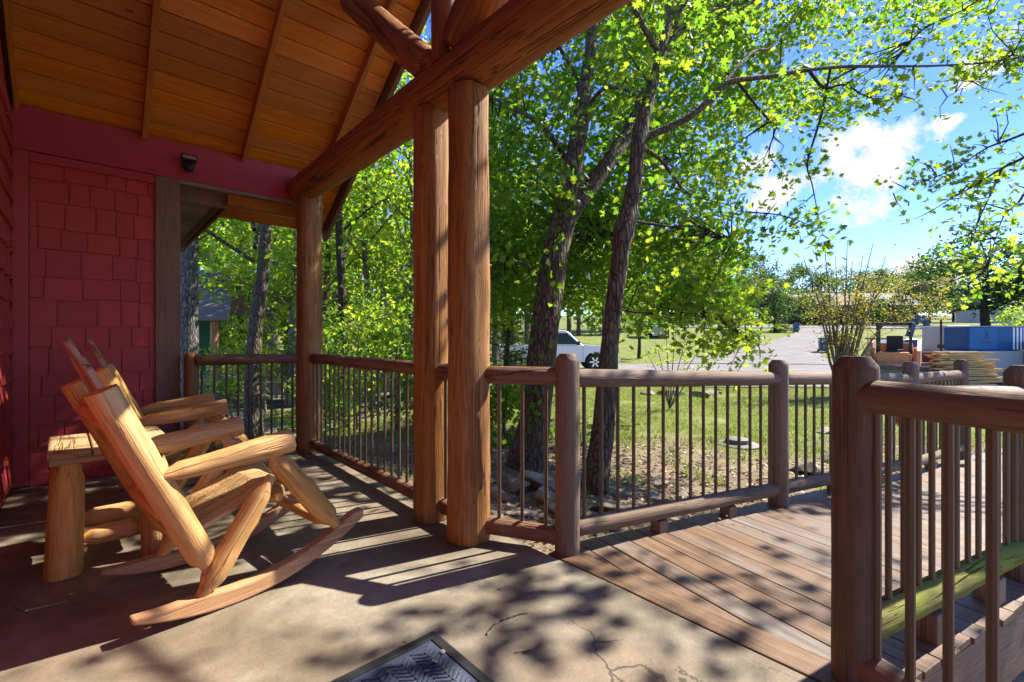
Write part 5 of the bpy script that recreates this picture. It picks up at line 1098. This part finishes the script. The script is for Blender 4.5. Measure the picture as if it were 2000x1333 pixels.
for i, (px, d) in enumerate(fillx):
    near_ = ('behind the red end wall' if px < 350 else 'behind the neighbour cabin roof' if px < 470 else 'between neighbour cabin and corner post' if px < 580 else 'behind the corner post' if px < 650 else 'between the corner post and the tall log posts' if px < 820 else 'behind the tall log posts' if px < 960 else 'behind the pickup truck' if px < 1180 else 'at the back of the upper lawn')
    far_ = 'nearer' if d < 30 else ('farther' if d < 42 else 'farthest'); shp = ('broad', 'slender', 'rounded', 'dense', 'loose')[i % 5]
    gen_tree('forest_tree', '%s %s forest tree %s' % (far_, shp, near_), px, d, 9.5 + 2 * rng.random() + d * .05, .17, 3.6 + rng.random() + d * .02, M['bark'], M['leaf'], 1700, .22 + d * .006, c0=.06, group='deep forest trees', clump=.8, tint=(1.8, 1.2), limbs=7)
# understory saplings and shrubs of the wood
for i, (px, d, h, cr, lb) in enumerate([(455, 12.5, 2.6, .9, 'leafy sapling right of the neighbour cabin'), (610, 9.0, 1.6, .6, 'small leafy shrub beside the corner post'), (700, 9.5, 2.8, .9, 'sapling behind the middle of the long railing'), (775, 8.0, 1.9, .7, 'shrub behind the right end of the long railing'), (740, 11, 3.5, 1.2, 'young bushy tree behind the long railing'), (655, 13, 3.2, 1.3, 'bushy young tree beside the black trunk'), (845, 9.5, 3.6, 1.1, 'young tree between the tall log posts'), (520, 14, 3.4, 1.3, 'bushy young tree beyond the far railing'), (985, 7.4, 1.1, .45, 'low weed clump right of the widest log post')]):
    gen_tree('shrub', lb, px, d, h, .03, cr, M['stem'], M['leaf'], 1100, .10, c0=.15, group='understory shrubs', clump=.28, tint=(1.8, 1.3), limbs=7)
# conifer right of the log posts
gen_tree('cedar_tree', 'thin young cedar with drooping dark boughs right of the widest log post', 985, 8.8, 4.6, .045, 1.15, M['barkdark'], M['needle'], 9000, .085, c0=.10, tmpl=NDL, tf=DIAF, cone=True, limbs=34, clump=.16, flat=.5)
# right hand far trees
far = [(1385, 95, 10, 4.5, 0), (1420, 82, 11, 5.2, 0), (1455, 100, 11, 5.5, 0), (1490, 92, 10, 5, 0), (1540, 110, 10, 5.5, 0), (1585, 100, 9.5, 4.5, 0), (1630, 120, 10, 6, 0), (1680, 125, 11, 6, 0), (1730, 110, 10, 5.5, 0), (1775, 100, 9, 5, 0), (1815, 86, 9, 4.5, 0), (1862, 95, 11, 6, 0), (2010, 90, 12, 6, 0), (2080, 70, 12, 5, 0), (1345, 84, 9, 4.4, 0)]
for a in ((1560, 70, 5.2, 2.4, 'dark bushy tree in front of the left end of the long house'), (1600, 73, 5.0, 2.2, 'yellowish tree at the left corner of the long house'), (1700, 72, 4.6, 2.4, 'bushy tree hiding the right part of the long house'), (1745, 68, 5.0, 2.6, 'bushy tree right of the long house')):
    gen_tree('house_tree', a[4], a[0], a[1], a[2], .12, a[3], M['barkdark'], M['leaffar'], 1500, .30, c0=.05, clump=.6)
for i, (px, d, h, cr, _) in enumerate(far):
    gen_tree('far_tree', ['round', 'tall', 'ragged', 'broad', 'pale', 'thin', 'dark', 'leaning', 'domed', 'pointed', 'low', 'open', 'dense', 'twin', 'small'][i] + ' tree of the far treeline ' + ('left of the lane' if px < 1530 else 'behind the long house' if px < 1760 else 'behind the dark round tree' if px < 1990 else 'at the right edge'), px, d, h * 1.35, .2, cr * 1.15, M['barkdark'], M['leaffar'], 3400, .42, c0=.08, group='trees of the far treeline', clump=1.1, tint=(1.4, 1.4), limbs=6)
gen_tree('shade_tree', 'big dark round tree above the blue bundle', 1925, 66, 12.8, .45, 8.6, M['barkdark'], M['leafdk'], 7000, .46, c0=.12, clump=1.3, limbs=14)
gen_tree('lawn_tree', 'small upright tree with a cone of leaves left of the lane', 1514, 52, 5.6, .12, 1.7, M['barkdark'], M['leafdk'], 2200, .20, c0=.16, clump=.45, limbs=10)
gen_tree('lawn_tree', 'small dark tree farther up the hill left of the lane', 1470, 74, 6.0, .14, 1.8, M['barkdark'], M['leafdk'], 1500, .28, c0=.12, clump=.5, limbs=8)
gen_tree('lawn_tree', 'small round tree on the lawn behind the low bright branch', 1248, 29, 3.7, .10, 1.35, M['barkdark'], M['leaf'], 1800, .14, c0=.42, clump=.4, limbs=8, tint=(1.2, 2))
gen_tree('shrub', 'dark low shrub at the foot of the upright lawn tree', 1518, 50, 1.0, .05, .8, M['barkdark'], M['leafdk'], 500, .16, c0=.05, clump=.3); gen_tree('shrub', 'yellow green low shrub beside the dark one by the lane', 1534, 50, .9, .05, .8, M['barkdark'], M['leaffar'], 500, .16, c0=.05, clump=.3)
gen_tree('shrub', 'bright green bush at the right edge above the blue bundle', 2010, 40, 3.2, .1, 2.2, M['barkdark'], M['leaf'], 1600, .2, c0=.05, clump=.5, tint=(2, 1.5))
# crape myrtle by the lane: a vase of bare stems with yellow leaves
b0 = base(1642, 12.6); cm = thing('crape_myrtle', 'vase of bare stems with small yellow leaves behind the biggest brown post', 'shrub', b0); anc = []; cc = []
for i, (tx, ty) in enumerate([(1568, 500), (1590, 520), (1610, 478), (1632, 500), (1655, 470), (1685, 500), (1705, 476), (1730, 500), (1752, 520), (1790, 560), (1600, 580), (1690, 540), (1640, 520), (1665, 510), (1720, 560), (1770, 585), (1575, 560), (1620, 560)]):
    e = P(tx, ty, 12.6 + rng.uniform(-1.2, 1.2)); s0 = b0 + Vector(rng.normal(size=3) * .09); s0.z = b0.z; mid = s0.lerp(e, .5) + ZZ * .35 + Vector(rng.normal(size=3)) * .06
    o, q = ctube('stem', [s0, s0.lerp(mid, .5) + Vector(rng.normal(size=3)) * .04, mid, e], [.042, .034, .022, .007], M['stem'], cm, 6); anc += q[4:]
    for k in range(5):
        p = q[int(len(q) * rng.uniform(.3, .8))]; e2 = p + Vector((rng.uniform(-.6, .6), rng.uniform(-.5, .5), rng.uniform(.2, .8))); m = MB(); m.tube([p, p.lerp(e2, .5) + ZZ * .03, e2], [.010, .006, .003], 4, False); tag(m.build('side_stem', M['stem'], cm, True), kind='stuff'); anc += [p.lerp(e2, .5), e2]
A = np.array([tuple(p) for p in anc]); cc = A[rng.integers(0, len(A), 210)] + rng.normal(size=(210, 3)) * .16
extra = np.concatenate([region(1560, 1700, 560, 640, 11.8, 13.5, 70), region(1680, 1850, 540, 625, 12, 14, 170)]); ca = np.concatenate([cc, extra])
C, t = expand(ca, 10, .17); leaf_cloud('foliage', C, .052, M['leafyel'], cm, DIA, DIAF, tint=t)
twigs(cm, extra, anc, M['stem'], .006, 2, 2.5)
# sapling on the lawn edge
b0 = base(1308, 10.5); sp = thing('sapling', 'thin many stemmed sapling with sparse bright leaves in front of the gravel', 'sapling', b0); anc = []
for tx, ty in ((1278, 660), (1300, 640), (1322, 628), (1345, 650), (1375, 672), (1400, 690), (1262, 690)):
    e = P(tx, ty, 10.5 + rng.uniform(-.5, .5)); o, q = ctube('stem', [b0, b0.lerp(e, .4) + ZZ * .15, b0.lerp(e, .75) + ZZ * .1, e], [.016, .012, .007, .003], M['stem'], sp, 5); anc += q[4:]
A = np.array([tuple(p) for p in anc]); cc = A[rng.integers(0, len(A), 46)] + rng.normal(size=(46, 3)) * .12; C, t = expand(cc, 7, .13, tint=.5 + .5 * rng.random(46)); leaf_cloud('foliage', C, .07, M['leaf'], sp, DIA, DIAF, tint=t)

# far wood closing the view on the ridge
n = 1500; px = rng.uniform(1180, 2250, n); d = rng.uniform(128, 165, n); x = (px - 1000) / F_PX * d; h = 3 + 9 * rng.random(n) * (.75 + .25 * np.sin(px * .03) + .2 * np.sin(px * .011 + 1)); cc = np.stack([x, d, terr(x, d) + h], -1)
C, t = expand(cc, 14, 2.2, .8, tint=rng.beta(1.4, 1.6, n)); tag(leaf_cloud('far_wood', C, 1.0, M['leaffar'], None, DIA, DIAF, tint=t, upb=.4), 'wooded ridge closing the view at the right')
# ------------------------------------------------------------------ grass, weeds, litter
def scatter(n, x0, x1, y0, y1, cond):
    x = rng.uniform(x0, x1, n); y = rng.uniform(y0, y1, n); k = cond(x, y); return x[k], y[k]
def off_deck(x, y):
    s = (x - DO.x) * TL.x + (y - DO.y) * TL.y; t = (x - DO.x) * TD.x + (y - DO.y) * TD.y; v = .74 * x + .673 * y
    return (v > 1.80) & ~((s > -.10) & (s < 1.4) & (t < 8.6))
def pn(x, y): return vnoise(x, y, 1.1, 21) + .6 * vnoise(x, y, 3.1, 22)
def blades(name, x, y, h, wd, label):
    n = len(x); z = terr(x, y); a = rng.uniform(0, 6.283, n); hh = h * rng.uniform(.5, 1.3, n); lx, ly = rng.normal(size=n) * .35 * hh, rng.normal(size=n) * .35 * hh; ca, sa = np.cos(a) * wd, np.sin(a) * wd
    V3 = np.stack([np.stack([x - ca, y - sa, z - .005], -1), np.stack([x + ca, y + sa, z - .005], -1), np.stack([x + lx, y + ly, z + hh], -1)], 1)
    tint = np.clip(.45 + .35 * vnoise(x, y, .9, 31) + rng.normal(size=n) * .25, 0, 1)
    me = mesh_np(name, V3.reshape(-1, 3), np.arange(n * 3), np.full(n, 3), M['grassb'], False, np.repeat(tint, 3)); return tag(link(bpy.data.objects.new(name, me)), label, kind='stuff')
x, y = scatter(130000, -3, 16, 5.0, 14.9, lambda x, y: off_deck(x, y) & (vnoise(x, y, 2.7, 77) > -.35 - .05 * (y - 8)) & (pn(x, y) > 1.0 - (y - 5.2) * .75)); blades('grass', x, y, .055, .006, 'short green lawn grass between the bank and the gravel')
x, y = scatter(60000, -13, -2, 8, 22, lambda x, y: (pn(x, y) > .15)); blades('grass', x, y, .07, .010, 'grass patches among the woodland trees')
x, y = scatter(16000, -2, 7, 3.0, 8, lambda x, y: off_deck(x, y) & (vnoise(x, y, 5.5, 44) > .35)); blades('weeds', x, y, .09, .009, 'scattered green weeds on the leafy bank')
x, y = scatter(34000, -9, 8, 2.2, 10.5, lambda x, y: off_deck(x, y) & (pn(x, y) < 1.3 - np.maximum(0, y - 5.2) * .9 * (x > -1.5)))
leaf_cloud('leaf_litter', np.stack([x, y, terr(x, y) + .012], -1), .045, M['litter'], None, DIA, DIAF, tint=rng.beta(1.2, 1.6, len(x)), nrm=np.tile([0, 0, 1.0], (len(x), 1)), label='dry brown leaves covering the bank')
# dry leaves and crumbs on the porch and ramp
fx = []
for px, py in ((1405, 1010), (1420, 1005), (1440, 1008), (1395, 1002), (1462, 1012), (1498, 1022), (790, 1262), (850, 1300), (835, 1318), (866, 1280), (758, 1320), (700, 1090), (980, 1150)):
    p = FL(px, py); fx.append((p.x, p.y, .014 if p.x < .6 else -.01))
leaf_cloud('fallen_leaves', np.array(fx), .019, M['litter'], None, tint=rng.random(len(fx)), nrm=np.tile([0, 0, 1.5], (len(fx), 1)), label='a few small dry leaves on the mat and the planks')
k = 500; uu = rng.uniform(.3, 4.8, k); vv = rng.uniform(-.3, 1.7, k); pp = np.stack([V.x * vv + U.x * uu, V.y * vv + U.y * uu, np.full(k, .003)], -1)
leaf_cloud('debris', pp, .008, M['litter'], None, NDL, DIAF, tint=rng.random(k) * .4, nrm=np.tile([0, 0, 2.0], (k, 1)), label='tiny crumbs of dirt on the concrete')
